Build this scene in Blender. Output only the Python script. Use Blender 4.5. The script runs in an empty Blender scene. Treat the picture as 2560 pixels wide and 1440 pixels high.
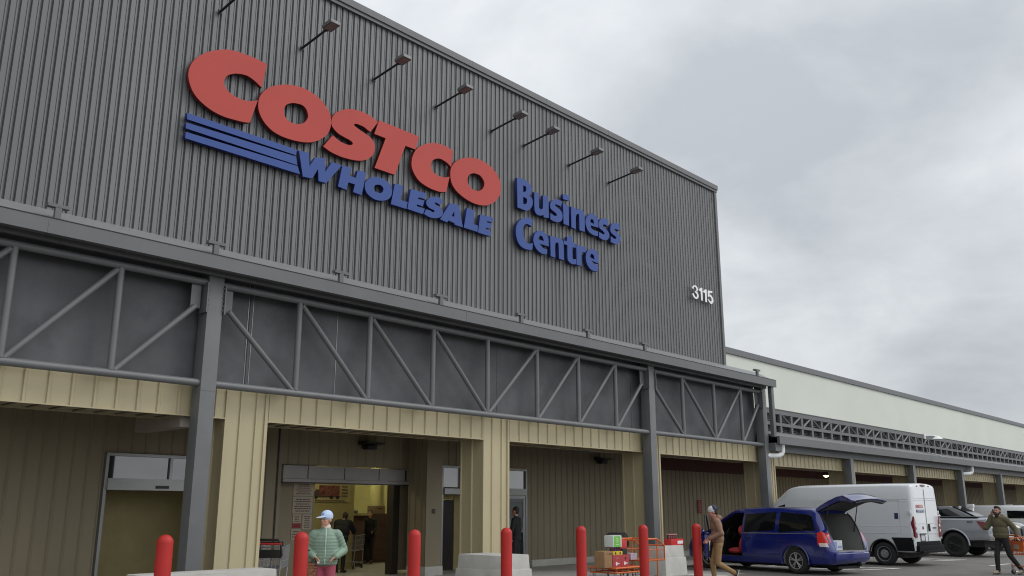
import bpy, bmesh, math, random
from mathutils import Vector, Matrix, noise
random.seed(7)
PI = math.pi
R = math.radians
sc = bpy.context.scene
COL = sc.collection

# ---------------------------------------------------------------- camera
cam_d = bpy.data.cameras.new("camera")
cam = bpy.data.objects.new("camera", cam_d)
COL.objects.link(cam)
EYE = 1.70
cam.location = (0, 0, EYE)
cam.rotation_euler = (R(90 + 14.03), 0, R(42.59 - 90))
cam_d.sensor_width = 36
cam_d.lens = 36 * 2218 / 2560
cam_d.clip_start = 0.1
cam_d.clip_end = 3000
sc.camera = cam
sc.render.resolution_x, sc.render.resolution_y = 1024, 576
sc.view_settings.view_transform = 'Standard'
sc.view_settings.look = 'None'
sc.view_settings.gamma = 1
sc.view_settings.exposure = 0
sc.cycles.filter_width = 1.1

# ---------------------------------------------------------------- overcast sky
SUN_DIR = Vector((0.62, -0.62, 0.80)).normalized()
world = bpy.data.worlds.new("World")
sc.world = world
world.use_nodes = True
nt = world.node_tree
nt.nodes.clear()
N = nt.nodes.new
L = nt.links.new
out = N('ShaderNodeOutputWorld')
bg = N('ShaderNodeBackground')
sky = N('ShaderNodeTexSky')
sky.sky_type = 'NISHITA'
sky.sun_disc = False
sky.sun_elevation = math.asin(SUN_DIR.z)
sky.sun_rotation = math.atan2(SUN_DIR.x, SUN_DIR.y)
skm = N('ShaderNodeMixRGB'); skm.blend_type = 'MULTIPLY'; skm.inputs[0].default_value = 1
skm.inputs[2].default_value = (0.07, 0.07, 0.07, 1)
L(sky.outputs[0], skm.inputs[1])
tc = N('ShaderNodeTexCoord')
sep = N('ShaderNodeSeparateXYZ')
L(tc.outputs['Generated'], sep.inputs[0])
# cloud sheet: direction projected on a flat layer
add = N('ShaderNodeMath'); add.operation = 'ADD'; add.inputs[1].default_value = 0.32
mx = N('ShaderNodeMath'); mx.operation = 'MAXIMUM'; mx.inputs[1].default_value = 0.0
L(sep.outputs[2], mx.inputs[0]); L(mx.outputs[0], add.inputs[0])
dx = N('ShaderNodeMath'); dx.operation = 'DIVIDE'
dy = N('ShaderNodeMath'); dy.operation = 'DIVIDE'
L(sep.outputs[0], dx.inputs[0]); L(add.outputs[0], dx.inputs[1])
L(sep.outputs[1], dy.inputs[0]); L(add.outputs[0], dy.inputs[1])
cmb = N('ShaderNodeCombineXYZ')
L(dx.outputs[0], cmb.inputs[0]); L(dy.outputs[0], cmb.inputs[1])
def sky_noise(scale, detail, rough, off, dist=0.0):
    mp = N('ShaderNodeMapping'); mp.inputs['Location'].default_value = off
    L(cmb.outputs[0], mp.inputs[0])
    n = N('ShaderNodeTexNoise')
    n.inputs['Scale'].default_value = scale; n.inputs['Detail'].default_value = detail
    n.inputs['Roughness'].default_value = rough; n.inputs['Distortion'].default_value = dist
    L(mp.outputs[0], n.inputs['Vector'])
    return n
n1 = sky_noise(0.95, 6, 0.53, (12.55, -7.32, 0))
n2 = sky_noise(2.6, 7, 0.55, (9.45, 3.08, 2), 0.3)
mixn = N('ShaderNodeMixRGB'); mixn.inputs[0].default_value = 0.42
L(n1.outputs[0], mixn.inputs[1]); L(n2.outputs[0], mixn.inputs[2])
ramp = N('ShaderNodeValToRGB')
el = ramp.color_ramp.elements
el[0].position = 0.36; el[0].color = (0.54, 0.57, 0.61, 1)
el[1].position = 0.63; el[1].color = (0.97, 1.0, 1.03, 1)
e = ramp.color_ramp.elements.new(0.48); e.color = (0.715, 0.745, 0.78, 1)
L(mixn.outputs[0], ramp.inputs[0])
# brighter overhead; extra glow added behind the camera to light the front
dotn = N('ShaderNodeVectorMath'); dotn.operation = 'DOT_PRODUCT'
dotn.inputs[1].default_value = (-0.15, 0.20, 0.95)
L(tc.outputs['Generated'], dotn.inputs[0])
mr = N('ShaderNodeMapRange')
mr.inputs[1].default_value = 0.05; mr.inputs[2].default_value = 0.95
mr.inputs[3].default_value = 0.94; mr.inputs[4].default_value = 1.42
L(dotn.outputs['Value'], mr.inputs[0])
dot2 = N('ShaderNodeVectorMath'); dot2.operation = 'DOT_PRODUCT'
dot2.inputs[1].default_value = (0.25, -0.90, 0.35)
L(tc.outputs['Generated'], dot2.inputs[0])
mr2 = N('ShaderNodeMapRange')
mr2.inputs[1].default_value = 0.25; mr2.inputs[2].default_value = 1.0
mr2.inputs[3].default_value = 0.0; mr2.inputs[4].default_value = 0.9
L(dot2.outputs['Value'], mr2.inputs[0])
gsum = N('ShaderNodeMath'); gsum.operation = 'ADD'
L(mr.outputs[0], gsum.inputs[0]); L(mr2.outputs[0], gsum.inputs[1])
mul = N('ShaderNodeVectorMath'); mul.operation = 'SCALE'
L(ramp.outputs[0], mul.inputs[0]); L(gsum.outputs[0], mul.inputs['Scale'])
addc = N('ShaderNodeMixRGB'); addc.inputs[0].default_value = 0.90
L(skm.outputs[0], addc.inputs[1]); L(mul.outputs[0], addc.inputs[2])
L(addc.outputs[0], bg.inputs[0])
bg.inputs[1].default_value = 1.0
L(bg.outputs[0], out.inputs[0])

sun_d = bpy.data.lights.new("sun", 'SUN')
sun_d.energy = 0.85
sun_d.angle = R(26)
sun_d.color = (1.0, 0.97, 0.92)
sun = bpy.data.objects.new("sun", sun_d)
COL.objects.link(sun)
sun.rotation_euler = (-SUN_DIR).to_track_quat('-Z', 'Y').to_euler()

# ---------------------------------------------------------------- helpers
MATS = {}
def mat(name, col, rough=0.6, metal=0.0, var=0.12, vscale=3.0, bump=0.0, bscale=40.0, spec=0.5, coat=0.0,
        stain=None, stretch=(1, 1, 1), emit=None, sheet=None):
    if name in MATS: return MATS[name]
    m = bpy.data.materials.new(name); m.use_nodes = True
    t = m.node_tree; b = t.nodes['Principled BSDF']
    b.inputs['Base Color'].default_value = (*col, 1)
    b.inputs['Roughness'].default_value = rough
    b.inputs['Metallic'].default_value = metal
    b.inputs['Specular IOR Level'].default_value = spec
    if coat: b.inputs['Coat Weight'].default_value = coat; b.inputs['Coat Roughness'].default_value = 0.05
    if emit:
        b.inputs['Emission Color'].default_value = (*emit[0], 1); b.inputs['Emission Strength'].default_value = emit[1]
    if var or bump or stain:
        g = t.nodes.new('ShaderNodeNewGeometry')
        mp = t.nodes.new('ShaderNodeMapping'); mp.inputs['Scale'].default_value = stretch
        t.links.new(g.outputs['Position'], mp.inputs[0])
        n = t.nodes.new('ShaderNodeTexNoise'); n.inputs['Scale'].default_value = vscale
        n.inputs['Detail'].default_value = 6; n.inputs['Roughness'].default_value = 0.6
        t.links.new(mp.outputs[0], n.inputs['Vector'])
        r = t.nodes.new('ShaderNodeMapRange')
        r.inputs[1].default_value = 0.3; r.inputs[2].default_value = 0.7
        r.inputs[3].default_value = 1 - var; r.inputs[4].default_value = 1 + var
        t.links.new(n.outputs[0], r.inputs[0])
        s = t.nodes.new('ShaderNodeVectorMath'); s.operation = 'SCALE'
        s.inputs[0].default_value = col
        t.links.new(r.outputs[0], s.inputs['Scale'])
        last = s.outputs[0]
        if sheet:      # each rolled sheet has a slightly different tone
            sx = t.nodes.new('ShaderNodeSeparateXYZ'); t.links.new(g.outputs['Position'], sx.inputs[0])
            dv = t.nodes.new('ShaderNodeMath'); dv.operation = 'DIVIDE'; dv.inputs[1].default_value = sheet[0]; t.links.new(sx.outputs[0], dv.inputs[0])
            fl_ = t.nodes.new('ShaderNodeMath'); fl_.operation = 'FLOOR'; t.links.new(dv.outputs[0], fl_.inputs[0])
            wn = t.nodes.new('ShaderNodeTexWhiteNoise'); wn.noise_dimensions = '1D'; t.links.new(fl_.outputs[0], wn.inputs['W'])
            rr = t.nodes.new('ShaderNodeMapRange'); rr.inputs[3].default_value = 1 - sheet[1]; rr.inputs[4].default_value = 1 + sheet[1]; t.links.new(wn.outputs[0], rr.inputs[0])
            s3 = t.nodes.new('ShaderNodeVectorMath'); s3.operation = 'SCALE'; t.links.new(last, s3.inputs[0]); t.links.new(rr.outputs[0], s3.inputs['Scale']); last = s3.outputs[0]
        if stain:
            n2 = t.nodes.new('ShaderNodeTexNoise'); n2.inputs['Scale'].default_value = stain[1]
            n2.inputs['Detail'].default_value = 8; n2.inputs['Roughness'].default_value = 0.7
            t.links.new(mp.outputs[0], n2.inputs['Vector'])
            r2 = t.nodes.new('ShaderNodeMapRange'); r2.inputs[1].default_value = stain[2]; r2.inputs[2].default_value = stain[2] + 0.16
            t.links.new(n2.outputs[0], r2.inputs[0])
            mm = t.nodes.new('ShaderNodeMixRGB'); mm.inputs[2].default_value = (*stain[0], 1)
            t.links.new(r2.outputs[0], mm.inputs[0]); t.links.new(last, mm.inputs[1]); last = mm.outputs[0]
        t.links.new(last, b.inputs['Base Color'])
        if bump:
            nb = t.nodes.new('ShaderNodeTexNoise'); nb.inputs['Scale'].default_value = bscale; nb.inputs['Detail'].default_value = 5
            t.links.new(g.outputs['Position'], nb.inputs['Vector'])
            bp = t.nodes.new('ShaderNodeBump'); bp.inputs['Strength'].default_value = bump; bp.inputs['Distance'].default_value = 0.02
            t.links.new(nb.outputs[0], bp.inputs['Height']); t.links.new(bp.outputs[0], b.inputs['Normal'])
    MATS[name] = m
    return m

WM = {}
def thing(name, label, cat, loc=(0, 0, 0), rz=0.0, group=None):
    o = bpy.data.objects.new(name, None); COL.objects.link(o)
    o.empty_display_size = 0.3
    o.location = loc; o.rotation_euler = (0, 0, rz)
    o['label'] = label; o['category'] = cat
    if group: o['group'] = group
    WM[o.name] = Matrix.Translation(loc) @ Matrix.Rotation(rz, 4, 'Z')
    return o
def tag(o, label, cat, group=None):
    o['label'] = label; o['category'] = cat
    if group: o['group'] = group
    return o
def structure(o):
    o['kind'] = 'structure'; return o

class MB:
    """collects shapes; build() links them as one mesh object"""
    def __init__(s): s.v = []; s.f = []; s.mi = []; s.cur = 0
    def add(s, vs, fs):
        n = len(s.v); s.v += [Vector(v) for v in vs]
        for f in fs: s.f.append([i + n for i in f]); s.mi.append(s.cur)
        return s
    def box(s, x0, x1, y0, y1, z0, z1):
        return s.add([(x0, y0, z0), (x1, y0, z0), (x1, y1, z0), (x0, y1, z0), (x0, y0, z1), (x1, y0, z1), (x1, y1, z1), (x0, y1, z1)],
                     [(0, 3, 2, 1), (4, 5, 6, 7), (0, 1, 5, 4), (1, 2, 6, 5), (2, 3, 7, 6), (3, 0, 4, 7)])
    def cbox(s, c, d, rot=None):
        """box by centre and size, optional 3x3 rotation"""
        pts = []
        for z in (-1, 1):
            for x, y in ((-1, -1), (1, -1), (1, 1), (-1, 1)):
                p = Vector((x * d[0] / 2, y * d[1] / 2, z * d[2] / 2))
                if rot: p = rot @ p
                pts.append(p + Vector(c))
        return s.add(pts, [(0, 3, 2, 1), (4, 5, 6, 7), (0, 1, 5, 4), (1, 2, 6, 5), (2, 3, 7, 6), (3, 0, 4, 7)])
    def prism(s, poly, ax, a, b):
        """polygon (2 coords, counter-clockwise) swept along axis ax from a to b"""
        n = len(poly)
        def P(u, v, w):
            return {'x': (w, u, v), 'y': (u, w, v), 'z': (u, v, w)}[ax]
        vs = [P(u, v, a) for u, v in poly] + [P(u, v, b) for u, v in poly]
        fs = [list(range(n))[::-1], list(range(n, 2 * n))]
        fs += [(i, (i + 1) % n, n + (i + 1) % n, n + i) for i in range(n)]
        return s.add(vs, fs)
    def tube(s, pts, r, n=8, cap=True):
        pts = [Vector(p) for p in pts]; rs = r if isinstance(r, (list, tuple)) else [r] * len(pts)
        vs = []; fs = []; up = None
        for i, p in enumerate(pts):
            d = (pts[min(i + 1, len(pts) - 1)] - pts[max(i - 1, 0)]).normalized()
            if up is None: up = Vector((0, 0, 1)) if abs(d.z) < 0.9 else Vector((1, 0, 0))
            a = d.cross(up).normalized(); b = a.cross(d).normalized(); up = b
            for k in range(n):
                t = 2 * PI * k / n
                vs.append(p + (a * math.cos(t) + b * math.sin(t)) * rs[i])
        for i in range(len(pts) - 1):
            for k in range(n):
                fs.append((i * n + k, i * n + (k + 1) % n, (i + 1) * n + (k + 1) % n, (i + 1) * n + k))
        if cap: fs.append(list(range(n))[::-1]); fs.append(list(range((len(pts) - 1) * n, len(pts) * n)))
        return s.add(vs, fs)
    def lathe(s, prof, c=(0, 0, 0), n=24, axis='z'):
        vs = []; fs = []; m = len(prof)
        for k in range(n):
            t = 2 * PI * k / n
            for r, h in prof:
                a, b = r * math.cos(t), r * math.sin(t)
                p = {'z': (a, b, h), 'x': (h, a, b), 'y': (b, h, a)}[axis]
                vs.append(Vector(p) + Vector(c))
        for k in range(n):
            for i in range(m - 1):
                q = (k + 1) % n
                fs.append((k * m + i, q * m + i, q * m + i + 1, k * m + i + 1))
        return s.add(vs, fs)
    def ell(s, c, r, nu=16, nv=10, rot=None):
        vs = []; fs = []
        for j in range(1, nv):
            ph = PI * j / nv
            for i in range(nu):
                t = 2 * PI * i / nu
                p = Vector((r[0] * math.sin(ph) * math.cos(t), r[1] * math.sin(ph) * math.sin(t), r[2] * math.cos(ph)))
                if rot: p = rot @ p
                vs.append(p + Vector(c))
        tp = Vector((0, 0, r[2])); bt = Vector((0, 0, -r[2]))
        if rot: tp = rot @ tp; bt = rot @ bt
        vs += [tp + Vector(c), bt + Vector(c)]
        T = len(vs) - 2; B = T + 1
        for j in range(nv - 2):
            for i in range(nu):
                q = (i + 1) % nu
                fs.append((j * nu + i, (j + 1) * nu + i, (j + 1) * nu + q, j * nu + q))
        for i in range(nu):
            q = (i + 1) % nu
            fs.append((T, i, q)); fs.append((B, (nv - 2) * nu + q, (nv - 2) * nu + i))
        return s.add(vs, fs)
    def cap(s, p0, p1, r0, r1, n=14):
        """tapered capsule"""
        p0, p1 = Vector(p0), Vector(p1); d = p1 - p0; ln = d.length
        q = (d if ln > 1e-6 else Vector((0, 0, 1))).to_track_quat('Z', 'Y').to_matrix()
        prof = [(r0 * math.sin(a), -r0 * math.cos(a)) for a in (0.02, .5, 1.0, PI / 2)] + \
               [(r1 * math.sin(a), ln + r1 * math.cos(a)) for a in (PI / 2, 1.0, .5, 0.02)]
        vs = []; fs = []; m = len(prof)
        for k in range(n):
            t = 2 * PI * k / n
            for r, h in prof: vs.append(q @ Vector((r * math.cos(t), r * math.sin(t), h)) + p0)
        for k in range(n):
            for i in range(m - 1):
                z = (k + 1) % n
                fs.append((k * m + i, z * m + i, z * m + i + 1, k * m + i + 1))
        fs.append([k * m for k in range(n)][::-1]); fs.append([k * m + m - 1 for k in range(n)])
        return s.add(vs, fs)
    def quad(s, a, b, c, d): return s.add([a, b, c, d], [(0, 1, 2, 3)])
    def mesh(s, name, M=None):
        me = bpy.data.meshes.new(name)
        vs = [M @ v for v in s.v] if M is not None else s.v
        me.from_pydata([tuple(v) for v in vs], [], s.f)
        for p, k in zip(me.polygons, s.mi): p.material_index = k
        return me
    def build(s, name, mats, parent=None, local=False, smooth=None, bevel=0.0):
        """world coordinates unless local; smooth = auto-smooth angle in degrees"""
        M = None
        root = parent
        while root is not None and root.parent is not None: root = root.parent
        if root is not None and not local: M = WM[root.name].inverted()
        me = s.mesh(name, M)
        return link(name, me, mats, parent, smooth, bevel)

def link(name, me, mats, parent=None, smooth=None, bevel=0.0, fix=True):
    if not isinstance(mats, (list, tuple)): mats = [mats]
    keep = [p.material_index for p in me.polygons]
    me.materials.clear()
    for m in mats: me.materials.append(m)
    me.polygons.foreach_set('material_index', keep if len(mats) > 1 else [0] * len(keep))
    bm = bmesh.new(); bm.from_mesh(me)
    if fix: bmesh.ops.recalc_face_normals(bm, faces=bm.faces)
    if bevel:
        ed = [e for e in bm.edges if len(e.link_faces) == 2 and e.calc_face_angle(0) > 0.6]
        bmesh.ops.bevel(bm, geom=ed, offset=bevel, segments=2, affect='EDGES', profile=0.7, clamp_overlap=True)
        smooth = smooth or 40
    bm.to_mesh(me); bm.free()
    if smooth:
        me.polygons.foreach_set('use_smooth', [True] * len(me.polygons))
        me.set_sharp_from_angle(angle=R(smooth))
    o = bpy.data.objects.new(name, me); COL.objects.link(o)
    if parent is not None: o.parent = parent
    else: WM[o.name] = Matrix.Identity(4)
    return o

def evaluated(me, mods):
    """mesh with modifiers applied; mods = [(type, {attr: value})]"""
    o = bpy.data.objects.new("work", me); COL.objects.link(o)
    for t, kw in mods:
        md = o.modifiers.new(t, t)
        for k, v in kw.items(): setattr(md, k, v)
    dg = bpy.context.evaluated_depsgraph_get(); dg.update()
    r = bpy.data.meshes.new_from_object(o.evaluated_get(dg))
    bpy.data.objects.remove(o)
    return r

def blob(mb, name, mats, parent, voxel=0.012, sm=4, M=None):
    """melts overlapping solids into one continuous skin"""
    me = mb.mesh(name, M)
    r = evaluated(me, [('REMESH', dict(mode='VOXEL', voxel_size=voxel)), ('SMOOTH', dict(iterations=sm, factor=0.5))])
    return link(name, r, mats, parent, smooth=180)

def outline_mesh(loops, depth, name, bevel=0.0, res=1):
    """flat outlines (holes allowed) with thickness, in the xy plane, centred on z = 0"""
    cu = bpy.data.curves.new(name, 'CURVE'); cu.dimensions = '2D'; cu.fill_mode = 'BOTH'
    cu.extrude = depth / 2 - bevel
    cu.bevel_depth = bevel; cu.bevel_resolution = 1; cu.offset = -bevel
    for pts in loops:
        sp = cu.splines.new('POLY'); sp.points.add(len(pts) - 1); sp.use_cyclic_u = True
        for p, q in zip(sp.points, pts): p.co = (q[0], q[1], 0, 1)
    o = bpy.data.objects.new("work", cu); COL.objects.link(o)
    dg = bpy.context.evaluated_depsgraph_get(); dg.update()
    me = bpy.data.meshes.new_from_object(o.evaluated_get(dg))
    bpy.data.objects.remove(o)
    return me

def text_mesh(txt, size, depth=0.002, sx=1.0, shear=0.0):
    cu = bpy.data.curves.new("text", 'FONT'); cu.body = txt; cu.size = size; cu.extrude = depth / 2
    cu.align_x = 'CENTER'; cu.align_y = 'CENTER'; cu.shear = shear; cu.offset = size * 0.012
    o = bpy.data.objects.new("work", cu); COL.objects.link(o)
    dg = bpy.context.evaluated_depsgraph_get(); dg.update()
    me = bpy.data.meshes.new_from_object(o.evaluated_get(dg))
    bpy.data.objects.remove(o)
    if sx != 1: me.transform(Matrix.Diagonal((sx, 1, 1, 1)))
    return me

def copy_tree(o, loc, rz=None, label=None, parent=None):
    c = o.copy(); COL.objects.link(c)
    if parent is None:
        c.location = loc
        if rz is not None: c.rotation_euler = (0, 0, rz)
        if label: c['label'] = label
    else: c.parent = parent
    for ch in list(o.children): copy_tree(ch, None, parent=c)
    return c

def rib_sheet(mb, x0, x1, z0, z1, y, pitch, prof, ax='x', start=0.0):
    """vertical ribbed sheet; prof = [(fraction of pitch, depth)], depth positive = into the wall"""
    xs = []
    k = math.floor((x0 - start) / pitch)
    while start + k * pitch < x1:
        for t, d in prof:
            x = start + (k + t) * pitch
            if x0 < x < x1: xs.append((x, d))
        k += 1
    def dep(x):
        t = ((x - start) / pitch) % 1.0; p = prof + [(prof[0][0] + 1, prof[0][1])]
        if t < p[0][0]: t += 1
        for (a, da), (b, db) in zip(p, p[1:]):
            if a <= t <= b: return da + (db - da) * ((t - a) / max(b - a, 1e-9))
        return prof[0][1]
    xs = [(x0, dep(x0))] + xs + [(x1, dep(x1))]
    vs = []; fs = []
    for x, d in xs:
        for z in (z0, z1): vs.append((x, y + d, z) if ax == 'x' else (y + d, x, z))
    for i in range(len(xs) - 1):
        f = (2 * i, 2 * i + 2, 2 * i + 3, 2 * i + 1)
        fs.append(f)
    return mb.add(vs, fs)
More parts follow.
